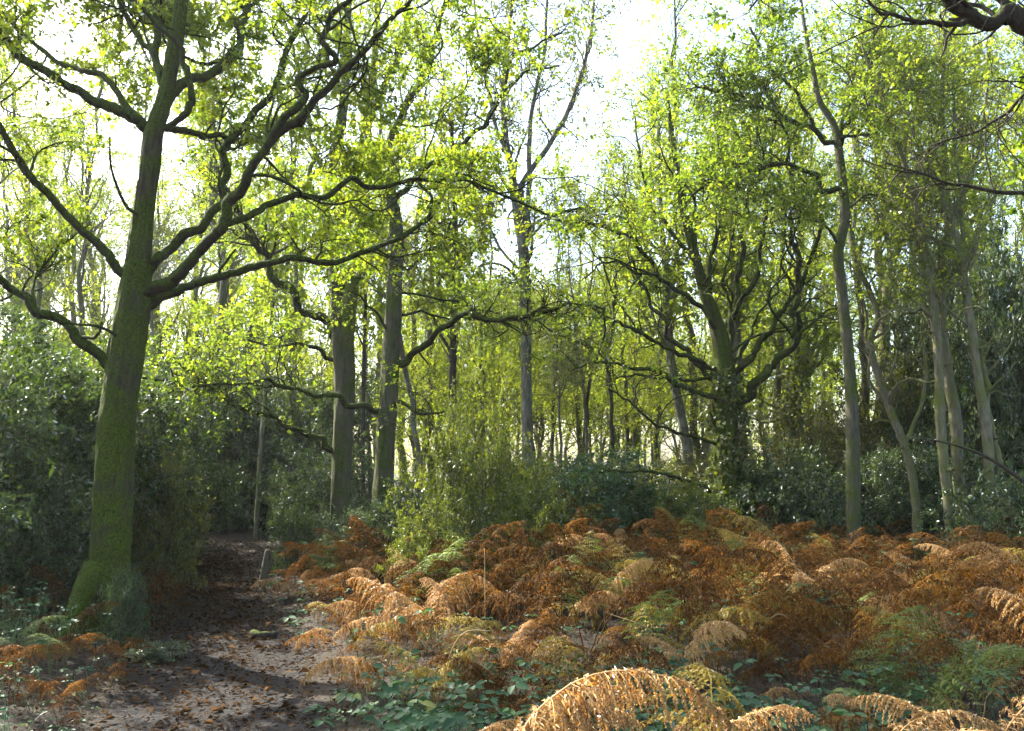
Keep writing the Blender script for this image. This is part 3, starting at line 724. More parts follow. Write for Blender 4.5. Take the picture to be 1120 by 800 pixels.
# --- overhanging branches from an oak just outside the frame
D10 = 5.6
t = Tree('overhanging_oak', 'dark oak reaching in from outside the right edge with bare overhead branches', 'tree', base_at(1420, D10), 10)
t.wood('trunk', [(1420, 800, 70, D10), (1415, 600, 60, D10), (1405, 400, 54, D10), (1400, 200, 50, D10), (1390, 60, 46, D10), (1400, -150, 40, D10), (1420, -400, 30, D10)], M['oak_bark'], n=16, K=50, flare=.6)
for p, d0, d1, w0, w1 in [
    ([(1392, 100), (1320, 95), (1250, 75), (1180, 50), (1120, 32), (1090, 24), (1050, 10), (1000, -8), (960, -30)], D10, 5.0, 40, 9),
    ([(1092, 26), (1060, 22), (1030, 26), (1000, 24), (965, 15), (945, -5)], 5.2, 5.0, 10, 3.5),
    ([(1100, 26), (1095, 0), (1060, -20), (1040, -50)], 5.2, 5.4, 9, 5),
    ([(1150, 40), (1120, 15), (1095, -8), (1070, -40)], 5.3, 5.6, 14, 8),
    ([(1398, 250), (1300, 240), (1200, 225), (1120, 212), (1060, 203), (1010, 190), (968, 178)], D10, 5.6, 12, 2),
    ([(1392, 60), (1280, 55), (1200, 60), (1150, 82), (1120, 104), (1100, 125), (1070, 143), (1040, 152), (1018, 160)], D10, 6.0, 12, 2),
    ([(972, 16), (962, 28), (955, 42)], 5.0, 5.0, 3.5, 2),
    ([(1395, 0), (1300, -80), (1200, -130), (1080, -160), (950, -150)], D10, 5.8, 30, 8),
    ([(950, -150), (900, -90), (860, -50), (835, -10), (820, 10)], 5.8, 6.2, 8, 2.5)]:
    t.wood('limb', pix(p, d0, d1, w0, w1), M['dark_bark'], n=10, K=10 * len(p), wob=.2, kink=.9)
t.crown(80, 620, 14, .05, M['oak_leaf'], M['dark_bark'], len2=(.4, 1.2), len3=(.2, .5), t0=.35, skip=1, wander=.2, tone=.45, fine=True,
        clip=lambda p: (p[:, 2] > 4.75) | (p[:, 0] > 3.6))

# --- generic woodland trees: a few kinds, copied through the wood
def kind_tree(name, seed, H, r, crown_base, nl, n2, n3, per, leaf, mat, leafm, spread=(1.5, 3.5), tone=.55, wander=.1, fork=False, up=.25):
    t = Tree(name, 'x', 'tree', (0, 0, 0), seed)
    rng = t.rng
    K = 26
    z = np.linspace(0, H, K)
    wob = np.cumsum(rng.normal(size=(K, 2)) * .06 * H / 12, 0); wob -= wob[0]
    P = np.column_stack([wob, z]); R = r * (1 - .82 * (z / H) ** 1.1); R[0] *= 1.35; R[1] *= 1.12
    t.add('trunk', P, R, mat, 10, .06)
    L1, LR = sprout(rng, np.stack(t.P), np.stack(t.R), nl, crown_base, spread, 14, (25, 65), wander, up, .55, rmin=.02, t1=.98)
    V, fs = tube_geo(L1, LR, 6, .05, rng)
    link('branches', build_mesh('branches', V, fs, smooth=True, mats=[mat]), t.root)
    for a, bq in zip(L1, LR):
        p, q = resample(a, bq, t.KK); t.P.append(p); t.R.append(q)
    t.crown(n2, n3, per, leaf, leafm, mat, len2=(.7, 2.2), len3=(.35, 1.0), t0=.3, skip=1, wander=.18, tone=tone, up=.12, r2=.5)
    return t.root


KINDS = [
    kind_tree('woodland_tree', 101, 13, .15, .38, 22, 130, 620, 14, .062, M['far_bark'], M['far_leaf'], (1.2, 3.4), .6),
    kind_tree('woodland_tree', 102, 15, .11, .42, 18, 100, 460, 13, .062, M['grey_bark'], M['far_leaf'], (1.0, 2.8), .5),
    kind_tree('woodland_tree', 103, 11, .17, .25, 24, 150, 720, 14, .062, M['moss_bark'], M['far_leaf'], (1.5, 4.0), .7, wander=.15),
    kind_tree('slim_birch', 104, 14, .085, .35, 20, 120, 800, 14, .055, M['birch_bark'], M['birch_leaf'], (.8, 2.2), .5),
    kind_tree('understorey_tree', 105, 6.5, .06, .2, 18, 110, 620, 13, .065, M['far_bark'], M['far_leaf'], (1.2, 3.2), .72, wander=.14, up=.12),
]
for k in KINDS:
    k.location = (0, -300, -50)          # parked until placed below

LAND = [(-60, 'the left edge'), (125, 'the big mossy oak'), (280, 'the path end'), (375, 'the twin stemmed oak'), (430, 'the pale grey oak'), (495, 'the dark pole tree'), (577, 'the tall birch'),
        (660, 'the gap by the birch'), (750, 'the leaning pale trunk'), (800, 'the ivy clad oak'), (865, 'the ivy covered thorn'), (932, 'the moss banded trunk'), (1000, 'the zigzag trunk'), (1045, 'the curving green trunk'), (1090, 'the dark holly'), (1180, 'the right edge')]


def landmark(px):
    return min(LAND, key=lambda q: abs(q[0] - px))


USED = {}


def unique(text, extra):
    """add place words until the label is one of its own"""
    if text not in USED:
        USED[text] = 1
        return text
    for e in extra:
        s = f'{text} {e}'
        if s not in USED:
            USED[s] = 1
            return s
    return text


first_of = {}


def plant(kind, loc, rz, s, label, group):
    src = KINDS[kind]
    tilt = tuple(rngw.normal(size=2) * .05)
    if kind not in first_of:
        first_of[kind] = src
        src.location = loc; src.rotation_euler = (*tilt, rz); src.scale = (s, s, s)
        src['label'] = label; src['group'] = group
        return src
    return copy_thing(src, loc, rz, s * rngw.uniform(.85, 1.15), label, group, tilt=tilt, sz=s)


rngw = np.random.default_rng(77)
TREES = [  # px, depth, kind, scale
    (40, 21, 1, .9), (85, 24, 1, 1.0), (-40, 19, 0, .9), (15, 27, 3, 1.0), (112, 30, 0, 1.0), (165, 22, 3, 1.0), (205, 26, 1, 1.0), (235, 31, 0, 1.0), (262, 23, 1, .85),
    (320, 24, 0, .95), (345, 29, 2, 1.0), (405, 22, 3, .95), (-85, 27, 2, 1.0), (-20, 33, 0, 1.1), (35, 32, 2, 1.1), (75, 29, 0, 1.0), (100, 38, 2, 1.15), (150, 29, 2, 1.0), (180, 34, 0, 1.1), (228, 36, 2, 1.1), (275, 32, 2, 1.05), (335, 37, 2, 1.1), (505, 38, 2, 1.1), (415, 30, 0, 1), (455, 26, 1, 1.0), (470, 21, 1, .8), (512, 28, 0, .9), (535, 23, 3, .75),
    (606, 22, 3, .7), (640, 24, 1, .62), (668, 25, 0, .8), (684, 29, 1, 1.0), (700, 34, 2, 1.0), (716, 26, 1, .9), (775, 27, 0, 1.0),
    (830, 25, 2, 1.0), (850, 30, 0, 1.0), (890, 23, 2, 1.0), (905, 28, 1, 1.0), (950, 20, 0, 1.0), (985, 24, 2, 1.0), (1015, 20, 3, 1.05), (1065, 21, 2, 1.05), (1110, 19, 0, 1.05), (1150, 23, 2, 1.1),
    (-120, 24, 2, 1.0), (1210, 20, 0, 1.0),
    (60, 38, 2, 1.1), (-10, 30, 2, 1.0), (130, 35, 2, 1.1), (215, 33, 2, 1.05), (190, 40, 0, 1.1), (300, 41, 2, 1.1), (440, 40, 2, 1.1), (590, 46, 2, .9), (820, 42, 2, 1.2), (900, 36, 2, 1.2), (1000, 34, 2, 1.2), (1080, 34, 2, 1.2), (-50, 38, 2, 1.1), (1170, 34, 2, 1.2)]
TREES += [(535, 19, 1, .52), (590, 20, 1, .5), (612, 18.5, 3, .5), (633, 21, 1, .52), (648, 19.5, 3, .55), (672, 20, 1, .6), (690, 22.5, 1, .7), (775, 22, 1, .95), (845, 20, 1, .9), (960, 18, 1, .95), (1025, 19, 1, 1.0), (470, 17.5, 3, .85), (240, 20, 1, .9), (318, 21, 1, .9)]
BARKW = {0: 'greenish', 1: 'slim grey', 2: 'bushy mossy', 3: 'thin pale'}
for px, d, k, s in TREES:
    p = base_at(px, d)
    lm = landmark(px)
    side = 'left of' if px < lm[0] - 8 else ('right of' if px > lm[0] + 8 else 'straight behind')
    far = 'far off' if d >= 33 else ('farther back' if d > 25 else 'standing back')
    lab = unique(f'{BARKW[k]} woodland tree {far} {side} {lm[1]}', ['in haze', 'with yellowing leaves', 'beyond its neighbour'])
    plant(k, tuple(p), rngw.uniform(0, 6.28), s * rngw.uniform(.95, 1.05), lab, 'trees of the wood behind')
for x, y, k, sc in [(-3.5, -3.5, 0, 1.1), (3.2, -4.5, 2, 1.15), (0.3, -7.5, 0, 1.2), (6.5, -2.0, 2, 1.1), (-7.5, -2.5, 2, 1.1), (8.5, 3.0, 0, 1.05), (-5.5, -8.5, 2, 1.2), (5.0, -9.5, 0, 1.2), (11.0, -6.0, 2, 1.2), (-11.0, -6.5, 0, 1.2),
                    (12.5, 1.5, 2, 1.15), (0.5, -13.5, 2, 1.25), (-9.0, -13.0, 2, 1.25), (9.5, -13.5, 2, 1.25), (12.5, 8.0, 2, 1.1)]:  # wood carried on out of view round the camera, added to shade the foreground
    lab = unique(f'{BARKW[k]} woodland tree added unseen behind the viewer', ['to one side', 'standing farther off', 'in the next row', 'by the path', 'in the last row', 'beside its twin', 'near the bracken'])
    plant(k, (x, y, float(height(x, y))), rngw.uniform(0, 6.28), sc, lab, 'unseen trees added behind the viewer for shade')
UNDER = [(210, 24, .85), (330, 22, .8), (300, 28, 1), (450, 21, .8), (520, 20, .8), (560, 23, .85), (600, 26, 1), (640, 22, .85), (690, 23, .9), (720, 28, 1.1), (660, 31, 1.1), (770, 22, .85), (840, 21, .9), (480, 30, 1.1),
         (400, 27, 1), (250, 33, 1.1), (100, 26, 1), (30, 30, 1.1), (880, 26, 1.1), (150, 34, 1.1), (560, 34, 1.2), (620, 38, 1.3), (740, 36, 1.2), (430, 36, 1.2), (920, 30, 1.2), (800, 32, 1.2), (530, 27, 1.1), (585, 31, 1.2), (650, 35, 1.3), (700, 39, 1.3), (500, 37, 1.3), (460, 25, .9), (545, 44, 1.4), (575, 40, 1.3), (605, 47, 1.5), (635, 43, 1.4), (675, 46, 1.5), (690, 36, 1.2), (710, 50, 1.6), (760, 40, 1.3), (780, 46, 1.4), (515, 48, 1.5), (470, 43, 1.4), (840, 36, 1.2), (655, 52, 1.6), (590, 54, 1.6)]
for px, d, s in UNDER:
    lm = landmark(px)
    side = 'left of' if px < lm[0] - 8 else ('right of' if px > lm[0] + 8 else 'behind')
    far = 'distant' if d >= 30 else ('lit' if d > 24 else 'low')
    lab = unique(f'{far} yellow green understorey sapling {side} {lm[1]}', ['in haze', 'deeper in the wood'])
    plant(4, tuple(base_at(px, d)), rngw.uniform(0, 6.28), s, lab, 'yellow green saplings in the wood')


def far_wood():
    rng = np.random.default_rng(66)
    nt_, nl = 150, 90000
    x = rng.uniform(-62, 62, nt_); y = rng.uniform(58, 80, nt_); h = rng.uniform(7, 15, nt_)
    P = np.empty((nt_, 6, 3)); z = np.linspace(0, 1, 6)
    P[:, :, 2] = h[:, None] * z; P[:, :, 0] = x[:, None] + rng.normal(size=(nt_, 1)) * z * .8; P[:, :, 1] = y[:, None]
    V0, fs = tube_geo(P, rng.uniform(.08, .2, nt_)[:, None] * (1 - .7 * z)[None], 6)
    nc = 1500                                     # leaf clumps: low saplings and crowns
    i = rng.integers(0, nt_, nc); low = rng.random(nc) < .55
    c = np.column_stack([x[i] + rng.normal(size=nc) * 2.2, y[i] + rng.normal(size=nc) * 2.0, np.where(low, rng.uniform(.3, 4.5, nc), h[i] * rng.uniform(.4, 1.05, nc))])
    k = rng.integers(0, nc, nl)
    pos = c[k] + rng.normal(size=(nl, 3)) * np.array([.75, .75, .55]); pos[:, 2] = np.maximum(pos[:, 2], .1)
    V1, F1 = leaf_geo(pos, rng.normal(size=(nl, 3)), norm(np.array([0, 0, .7]) + rng.normal(size=(nl, 3)) * .6), .17 * np.exp(rng.normal(size=nl) * .25), .11)
    me = build_mesh('far_wood', np.concatenate([V0, V1]), fs + [F1 + len(V0)], tone=[np.full(sum(len(f) for f in fs), .5), np.clip(rng.normal(.6, .2, nl), 0, 1)], mats=[M['far_bark'], M['far_leaf']])
    mi = np.concatenate([np.zeros(sum(len(f) for f in fs), dtype=np.int32), np.ones(nl, dtype=np.int32)])
    me.polygons.foreach_set('material_index', mi)
    tag(link('far_wood', me), 'far pale green wood closing the view between the trunks', 'woodland', kind='stuff')


far_wood()


# ------------------------------------------------------------------ shrubs
def kind_shrub(name, seed, n1, n2, n3, per, leaf, leafm, label='x', shape=1.0, fine=True, stem=.022, H=2.0, flat=.5, Wf=.5):
    """A shrub 2 m tall at scale 1: stems and foliage."""
    rng = np.random.default_rng(seed)
    a = rng.random(n1) * 6.28; r = rng.uniform(0, .25, n1) * shape
    P = np.empty((n1, 14, 3)); d = norm(np.column_stack([np.cos(a) * .45 * shape, np.sin(a) * .45 * shape, np.ones(n1)]))
    P[:, 0] = np.column_stack([np.cos(a) * r, np.sin(a) * r, np.zeros(n1)])
    L = H * rng.uniform(.65, 1.05, n1)
    for k in range(1, 14):
        d = norm(d + rng.normal(size=(n1, 3)) * .07)
        P[:, k] = P[:, k - 1] + d * (L / 13)[:, None]
    R = stem * rng.uniform(.6, 1.2, n1)[:, None] * (1 - .8 * np.linspace(0, 1, 14))[None]
    P2, R2 = sprout(rng, P, R, n2, .04, (.4 * shape, 1.15 * shape), 9, (50, 95), .1, .0, .6, rmin=.005)
    P3, R3 = sprout(rng, np.concatenate([P2]), R2, n3, .15, (.15, .45), 5, (25, 70), .12, .05, .6, rmin=.002)
    ro = root(name, (0, -300, -50), label, 'shrub')
    V, fs, o = [], [], 0
    for v, f in (tube_geo(P, R, 6), tube_geo(P2, R2, 4, cap=False), tube_geo(P3, R3, 3, cap=False)):
        V.append(v); fs += [x + o for x in f]; o += len(v)
    link('stems', build_mesh('stems', np.concatenate(V), fs, smooth=True, mats=[M['stem']]), ro)
    V, F, T = leaves_on(rng, P3, per, leaf, leaf * Wf, flat=flat, fine=fine, tone_c=.48, tone_s=.2, spread=.02, t0=.1)
    V[:, 2] = np.maximum(V[:, 2], .02)
    link('foliage', build_mesh('foliage', V, [F], tone=[T], mats=[leafm]), ro)
    return ro


SH = {
    'dark': [kind_shrub('holly_bush', 201, 9, 170, 1900, 22, .042, M['holly_dark']), kind_shrub('holly_bush', 202, 7, 160, 1900, 22, .042, M['holly_dark'], shape=.8)],
    'olive': [kind_shrub('holly_bush', 203, 8, 120, 1300, 16, .045, M['holly_olive'])],
    'light': [kind_shrub('holly_sapling', 204, 7, 120, 1000, 22, .036, M['holly_light'], shape=1.1)],
    'low': [kind_shrub('undergrowth_bush', 205, 9, 110, 1000, 13, .06, M['bramble'], shape=1.3, H=1.3), kind_shrub('undergrowth_bush', 206, 9, 110, 1000, 13, .06, M['holly_dark'], shape=1.3, H=1.4)],
}
sh_used = set()


def shrub(kind, i, px, d, sxy, H, label, group=None):
    src = SH[kind][i % len(SH[kind])]
    base = 1.4 if kind == 'low' else 2.0
    loc = tuple(base_at(px, d)); rz = rngw.uniform(0, 6.28)
    if id(src) not in sh_used:
        sh_used.add(id(src))
        src.location = loc; src.rotation_euler = (0, 0, rz); src.scale = (sxy, sxy, H / base)
        src['label'] = label
        if group: src['group'] = group
        return src
    return copy_thing(src, loc, rz, sxy, label, group, sz=H / base)


G1 = 'dark hollies left of the path'
shrub('dark', 0, 15, 9.6, 1.25, 2.9, 'tall dark holly filling the left edge beside the big mossy oak', G1)
shrub('dark', 1, 75, 10.8, 1.3, 2.9, 'dark holly just left behind the trunk of the big mossy oak', G1)
shrub('dark', 0, -70, 8.6, 1.2, 2.8, 'dark holly cut off by the left edge', G1)
shrub('dark', 1, 45, 12.5, 1.4, 3.3, 'taller holly rising behind the dark hollies at the left', G1)
shrub('dark', 0, 120, 13.5, 1.3, 3.2, 'holly in the gap behind the big mossy oak', G1)
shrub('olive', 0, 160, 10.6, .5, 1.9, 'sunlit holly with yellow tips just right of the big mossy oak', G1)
G2 = 'hollies closing the far end of the path'
for i, (px, d, s, H, lab) in enumerate([
    (180, 19.6, 1.4, 3.5, 'dark blue green holly at the left of the path end'), (232, 20.0, 1.5, 3.7, 'dark holly straight across the path end'), (282, 19.4, 1.3, 3.3, 'dark holly behind the rusty sapling trunk at the path end'),
    (328, 18.6, 1.3, 3.3, 'dark holly between the path end and the twin stemmed oak'), (352, 15.4, .8, 1.9, 'shaded holly against the left side of the twin stemmed oak'), (210, 22.0, 1.6, 4.2, 'tallest holly rising behind those at the path end'), (300, 22.0, 1.6, 4.0, 'tall holly behind the right part of the path end'),
    (140, 16.5, 1.4, 3.4, 'dark holly seen between the big mossy oak and the path end')]):
    shrub('dark', i, px, d, s, H, lab, G2)
shrub('dark', 1, 402, 11.6, .65, 1.0, 'very dark bush at the foot of the pale grey oak', 'bushes below the oaks')
shrub('dark', 0, 366, 12.8, .55, .85, 'dark bush at the foot of the twin stemmed oak', 'bushes below the oaks')
shrub('dark', 0, 447, 11.9, .7, 1.3, 'dark bush between the grey oak and the light holly sapling', 'bushes below the oaks')
shrub('light', 0, 505, 10.4, .68, 2.6, 'light green open holly sapling in the middle of the scene')
shrub('light', 0, 550, 11.2, .6, 2.1, 'smaller light holly leaning right of the middle sapling')
shrub('light', 0, 466, 9.6, .42, 1.1, 'sunlit pale holly sprig in front of the dark bush', )
G3 = 'bushes along the back of the bracken'
for i, (px, d, s, H, k, lab) in enumerate([
    (590, 14.5, .9, 1.6, 'light', 'green bush at the foot of the tall birch'), (625, 16.5, 1.1, 1.5, 'dark', 'low dark green bush right of the tall birch foot'), (665, 15.5, 1.0, 1.4, 'low', 'low bush in the gap right of the birch'),
    (705, 17.0, 1.1, 1.6, 'olive', 'olive green bush left of the leaning pale trunk'), (745, 15.2, 1.0, 1.3, 'light', 'low bush in front of the leaning pale trunk'), (835, 16.4, 1.1, 1.6, 'dark', 'blue green bush right of the ivy clad oak foot'),
    (780, 18.5, 1.2, 1.9, 'olive', 'shaded bush behind the ivy clad oak'), (885, 15.0, 1.0, 1.6, 'low', 'low dark bush left of the moss banded slender trunk'), (650, 20.0, 1.2, 1.8, 'olive', 'hazy bush far back right of the birch'), (560, 18.5, 1.2, 1.7, 'olive', 'hazy bush far back left of the birch')]):
    shrub(k, i, px, d, s, H, lab, G3)
G4 = 'hollies on the right'
for i, (px, d, s, H, k, lab) in enumerate([
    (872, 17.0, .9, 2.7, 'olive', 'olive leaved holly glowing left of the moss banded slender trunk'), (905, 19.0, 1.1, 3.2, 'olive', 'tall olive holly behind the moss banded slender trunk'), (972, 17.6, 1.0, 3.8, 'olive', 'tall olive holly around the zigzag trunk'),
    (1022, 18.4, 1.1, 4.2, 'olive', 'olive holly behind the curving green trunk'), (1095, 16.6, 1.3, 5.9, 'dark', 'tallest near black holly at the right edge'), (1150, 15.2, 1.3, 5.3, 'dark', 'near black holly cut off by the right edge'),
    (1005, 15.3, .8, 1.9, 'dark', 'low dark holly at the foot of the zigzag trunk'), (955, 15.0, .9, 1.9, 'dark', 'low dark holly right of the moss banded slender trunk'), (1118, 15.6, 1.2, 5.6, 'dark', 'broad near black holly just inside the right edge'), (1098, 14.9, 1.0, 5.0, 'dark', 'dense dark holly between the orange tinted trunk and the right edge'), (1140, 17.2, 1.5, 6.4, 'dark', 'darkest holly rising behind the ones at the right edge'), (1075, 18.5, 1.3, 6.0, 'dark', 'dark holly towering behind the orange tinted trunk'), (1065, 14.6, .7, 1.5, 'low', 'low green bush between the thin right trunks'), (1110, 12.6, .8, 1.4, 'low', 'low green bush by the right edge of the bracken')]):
    shrub(k, i, px, d, s, H, lab, G4)

# ------------------------------------------------------------------ bracken
def frond_mesh(name, seed, mat, L=1.1, a0=15, a1=120, npin=17, pin=.42, dead=.6, npl=11, pl=.055, curl=.5, stipe=.36, side=0.0, plw=.36):
    """One bracken frond: stipe, arching rachis, paired pinnae with pinnules; dead: how far pinnae hang."""
    rng = np.random.default_rng(seed)
    K = 26
    s = np.linspace(0, 1, K)
    ang = np.radians(a0 + (a1 - a0) * np.clip((s - .12) / .88, 0, 1) ** 1.25)
    yaw = side * s ** 2
    step = L / (K - 1)
    d = np.column_stack([np.sin(ang) * np.cos(yaw), np.sin(ang) * np.sin(yaw), np.cos(ang)])
    P = np.vstack([[0, 0, 0], np.cumsum(d[:-1] * step, 0)])
    P[2:] += np.cumsum(rng.normal(size=(K - 2, 3)) * .004, 0)
    R = .0055 * (1 - .85 * s)
    tubes = [(P[None], R[None], 5)]
    tan = norm(np.gradient(P, axis=0))
    paths, lens = [], []
    for j in range(npin):
        f = j / (npin - 1)
        t = stipe + (1 - stipe) * (f ** .85) * .985
        k = t * (K - 1); i = min(int(k), K - 2); u = k - i
        p0 = P[i] * (1 - u) + P[i + 1] * u; tg = norm(tan[i] * (1 - u) + tan[i + 1] * u)
        prof = (min(1, .55 + f * 3.0)) * (1 - f) ** .8 + .05
        sd = norm(np.cross(tg, np.array([0, 0, 1.0]) if abs(tg[2]) < .95 else np.array([1.0, 0, 0])))
        for sg in (-1, 1):
            if rng.random() < .05 + .1 * dead: continue
            lp = L * pin * prof * rng.uniform(.75, 1.1)
            dd = norm(sd * sg * (1 - .25 * dead) + tg * (.45 + .25 * dead * rng.random()) + rng.normal(size=3) * (.06 + .16 * dead))
            q = np.empty((9, 3)); q[0] = p0
            for m in range(1, 9):
                dd = norm(dd + np.array([0, 0, -1]) * (.05 + .34 * dead * rng.uniform(.7, 1.2)) + rng.normal(size=3) * .07 * dead)
                q[m] = q[m - 1] + dd * lp / 8
            paths.append(q); lens.append(lp)
    paths = np.array(paths); lens = np.array(lens)
    tubes.append((paths, np.broadcast_to(.0022 * (1 - .7 * np.linspace(0, 1, 9)), (len(paths), 9)), 3))
    # pinnules
    n = len(paths); f = (np.arange(npl) + .6) / npl
    idx = np.repeat(np.arange(n), npl * 2); ff = np.tile(np.repeat(f, 2), n); sg = np.tile([1, -1], n * npl)
    k = ff * 8 * .999; i = k.astype(int); u = (k - i)[:, None]
    pos = paths[idx, i] * (1 - u) + paths[idx, i + 1] * u
    tg = norm(paths[idx, i + 1] - paths[idx, i])
    upv = norm(np.array([0, 0, 1.0]) + rng.normal(size=(len(idx), 3)) * (.12 + .5 * dead))
    sd = norm(np.cross(tg, upv))
    dd = norm(sd * sg[:, None] + tg * .45 + rng.normal(size=(len(idx), 3)) * (.08 + .35 * curl) + np.array([0, 0, -.55 * dead]))
    pl_len = (pl * (L / 1.1) * (lens[idx] / lens.max()) ** .45 * (1.05 - .75 * ff)) * rng.uniform(.75, 1.2, len(idx))
    V1, F1 = leaf_geo(pos, dd, norm(upv + rng.normal(size=(len(idx), 3)) * .4 * curl), pl_len, np.maximum(pl_len * plw, .006), droop=.15 + .5 * curl, fold=.2 + .4 * curl)
    tone = np.clip(rng.normal(.45, .16, len(idx)) + .25 * (rng.random(n) - .5)[idx] + .12 * ff, 0, 1)
    V, fs, tn, o = [], [], [], 0
    for a, bb, m in tubes:
        v, f2 = tube_geo(a, bb, m, cap=False)
        V.append(v); fs.append(f2[0] + o); tn.append(np.full(len(f2[0]), .62)); o += len(v)
    V.append(V1); fs.append(F1 + o); tn.append(tone)
    return build_mesh(name, np.concatenate(V), fs, tone=tn, mats=[mat])


FR = {'rust': [], 'brown': [], 'gold': [], 'yellow': [], 'green': []}
for i in range(6):
    FR['rust'].append(frond_mesh('frond', 300 + i, M['frond_rust'], L=RNG.uniform(1.0, 1.3), a0=RNG.uniform(5, 25), a1=RNG.uniform(100, 140), dead=RNG.uniform(.4, .75), curl=RNG.uniform(.2, .45), npin=17, pin=.36, plw=.34, npl=13, pl=.042, side=RNG.uniform(-.6, .6)))
for i in range(6):
    FR['brown'].append(frond_mesh('frond', 320 + i, M['frond_brown'], L=RNG.uniform(1.0, 1.3), a0=RNG.uniform(5, 25), a1=RNG.uniform(105, 150), dead=RNG.uniform(.5, .85), curl=RNG.uniform(.25, .5), npin=17, pin=.34, plw=.34, npl=13, pl=.04, side=RNG.uniform(-.6, .6)))
for i in range(4):
    FR['gold'].append(frond_mesh('frond', 340 + i, M['frond_gold'], L=RNG.uniform(1.1, 1.3), a0=RNG.uniform(12, 25), a1=RNG.uniform(125, 150), npin=34, npl=22, pin=.28, pl=.024, dead=.9, curl=.9, stipe=.3, side=RNG.uniform(-.4, .4), plw=.42))
for i in range(3):
    FR['yellow'].append(frond_mesh('frond', 360 + i, M['frond_yellow'], L=RNG.uniform(.95, 1.15), a0=RNG.uniform(5, 20), a1=RNG.uniform(95, 125), dead=.4, curl=.3, side=RNG.uniform(-.4, .4)))
for i in range(4):
    FR['green'].append(frond_mesh('frond', 380 + i, M['frond_green'], L=RNG.uniform(.95, 1.15), a0=RNG.uniform(8, 25), a1=RNG.uniform(85, 115), dead=.18, curl=.12, pl=.06, side=RNG.uniform(-.3, .3)))

rngf = np.random.default_rng(5)


def fern(loc, mix, nf, s, label, group='bracken ferns', dirs=None, lean=1.0):
    r = root('bracken_fern', loc, label, 'fern', group)
    a0 = rngf.uniform(0, 6.28)
    for k in range(nf):
        kind = rngf.choice(list(mix.keys()), p=np.array(list(mix.values())) / sum(mix.values()))
        me = FR[kind][rngf.integers(len(FR[kind]))]
        o = link('frond', me, r)
        o.location = (*(rngf.normal(size=2) * .07 * s), 0)
        yaw = dirs[k] if dirs is not None else a0 + k * 6.283 / nf + rngf.normal() * .35
        sc = s * rngf.uniform(.65, 1.15)
        o.rotation_euler = (rngf.normal() * .16, rngf.normal() * .26 * lean, yaw)
        o.scale = (sc, sc, sc * rngf.uniform(.88, 1.05))
    return r


# bed positions: jittered best-candidate points right of the path
def bed_points(n, ymin, ymax, accept):
    pts = []
    tries = 0
    while len(pts) < n and tries < 30000:
        best, bd = None, -1
        for _ in range(8):
            tries += 1
            y = math.sqrt(rngf.uniform(ymin ** 2, ymax ** 2)); x = rngf.uniform(-.72, .72) * y
            if not accept(x, y): continue
            d = min([math.hypot(x - p[0], y - p[1]) / (.6 + .04 * y) for p in pts], default=9)
            if d > bd: best, bd = (x, y), d
        if best: pts.append(best)
    return pts


def ok_right(x, y):
    c, w = path_centre(y)
    if x < c + w / 2 + .24 + (.15 if y < 7 else 0): return False
    px, py = to_px((x, y, .1))
    if y > 11.5 and px < 455: return False          # bushes under the oaks
    if y > 12.8 and px < 620: return False
    if y < 5.6 and px < 520: return False
    if y < 5.0: return False
    if y < 5.9 and 690 < px < 960: return False
    return px < 1190


BED = bed_points(228, 4.9, 13.9, ok_right)
BED.sort(key=lambda p: p[1])
COLW = {'rust': 'rust brown', 'brown': 'dull brown', 'yellow': 'yellowing', 'green': 'green tinged', 'gold': 'pale golden'}
for x, y in BED:
    px, py = to_px((x, y, .5))
    if y < 7.5:
        mix = {'rust': .38, 'brown': .42, 'yellow': .07, 'green': .025, 'gold': .07}
    else:
        mix = {'rust': .46, 'brown': .34, 'yellow': .07, 'green': .025, 'gold': .07}
    if px < 480:
        mix = {'rust': .62, 'brown': .06, 'yellow': .14, 'green': .1, 'gold': .08}
    main = rngf.choice(list(mix.keys()), p=np.array(list(mix.values())) / sum(mix.values()))
    m2 = dict(mix); m2[main] += 1.3
    lm = landmark(px)
    side = 'left of' if px < lm[0] - 10 else ('right of' if px > lm[0] + 10 else 'below')
    row = 'nearest row' if y < 6 else 'second row' if y < 7.2 else 'third row' if y < 8.4 else 'middle row' if y < 9.8 else 'fifth row' if y < 11.2 else 'back row' if y < 12.5 else 'rearmost row'
    s = rngf.uniform(.6, 1.3) * (.82 if y < 6.5 else 1.0)
    c_, w_ = path_centre(y)
    s = min(s, .42 + .55 * float(x - c_ - w_ / 2))
    if y > 10.3: s = min(s, .98)
    nf = int(rngf.integers(3, 7))
    szw = 'large' if s > 1.05 else 'small' if s < .8 else 'medium'
    lab = unique(f'{szw} {COLW[main]} bracken {row} {side} {lm[1]}', [f'with {nf} fronds', 'leaning', 'drooping'])
    fern((x, y, float(height(x, y)) - .02), m2, nf, s, lab)

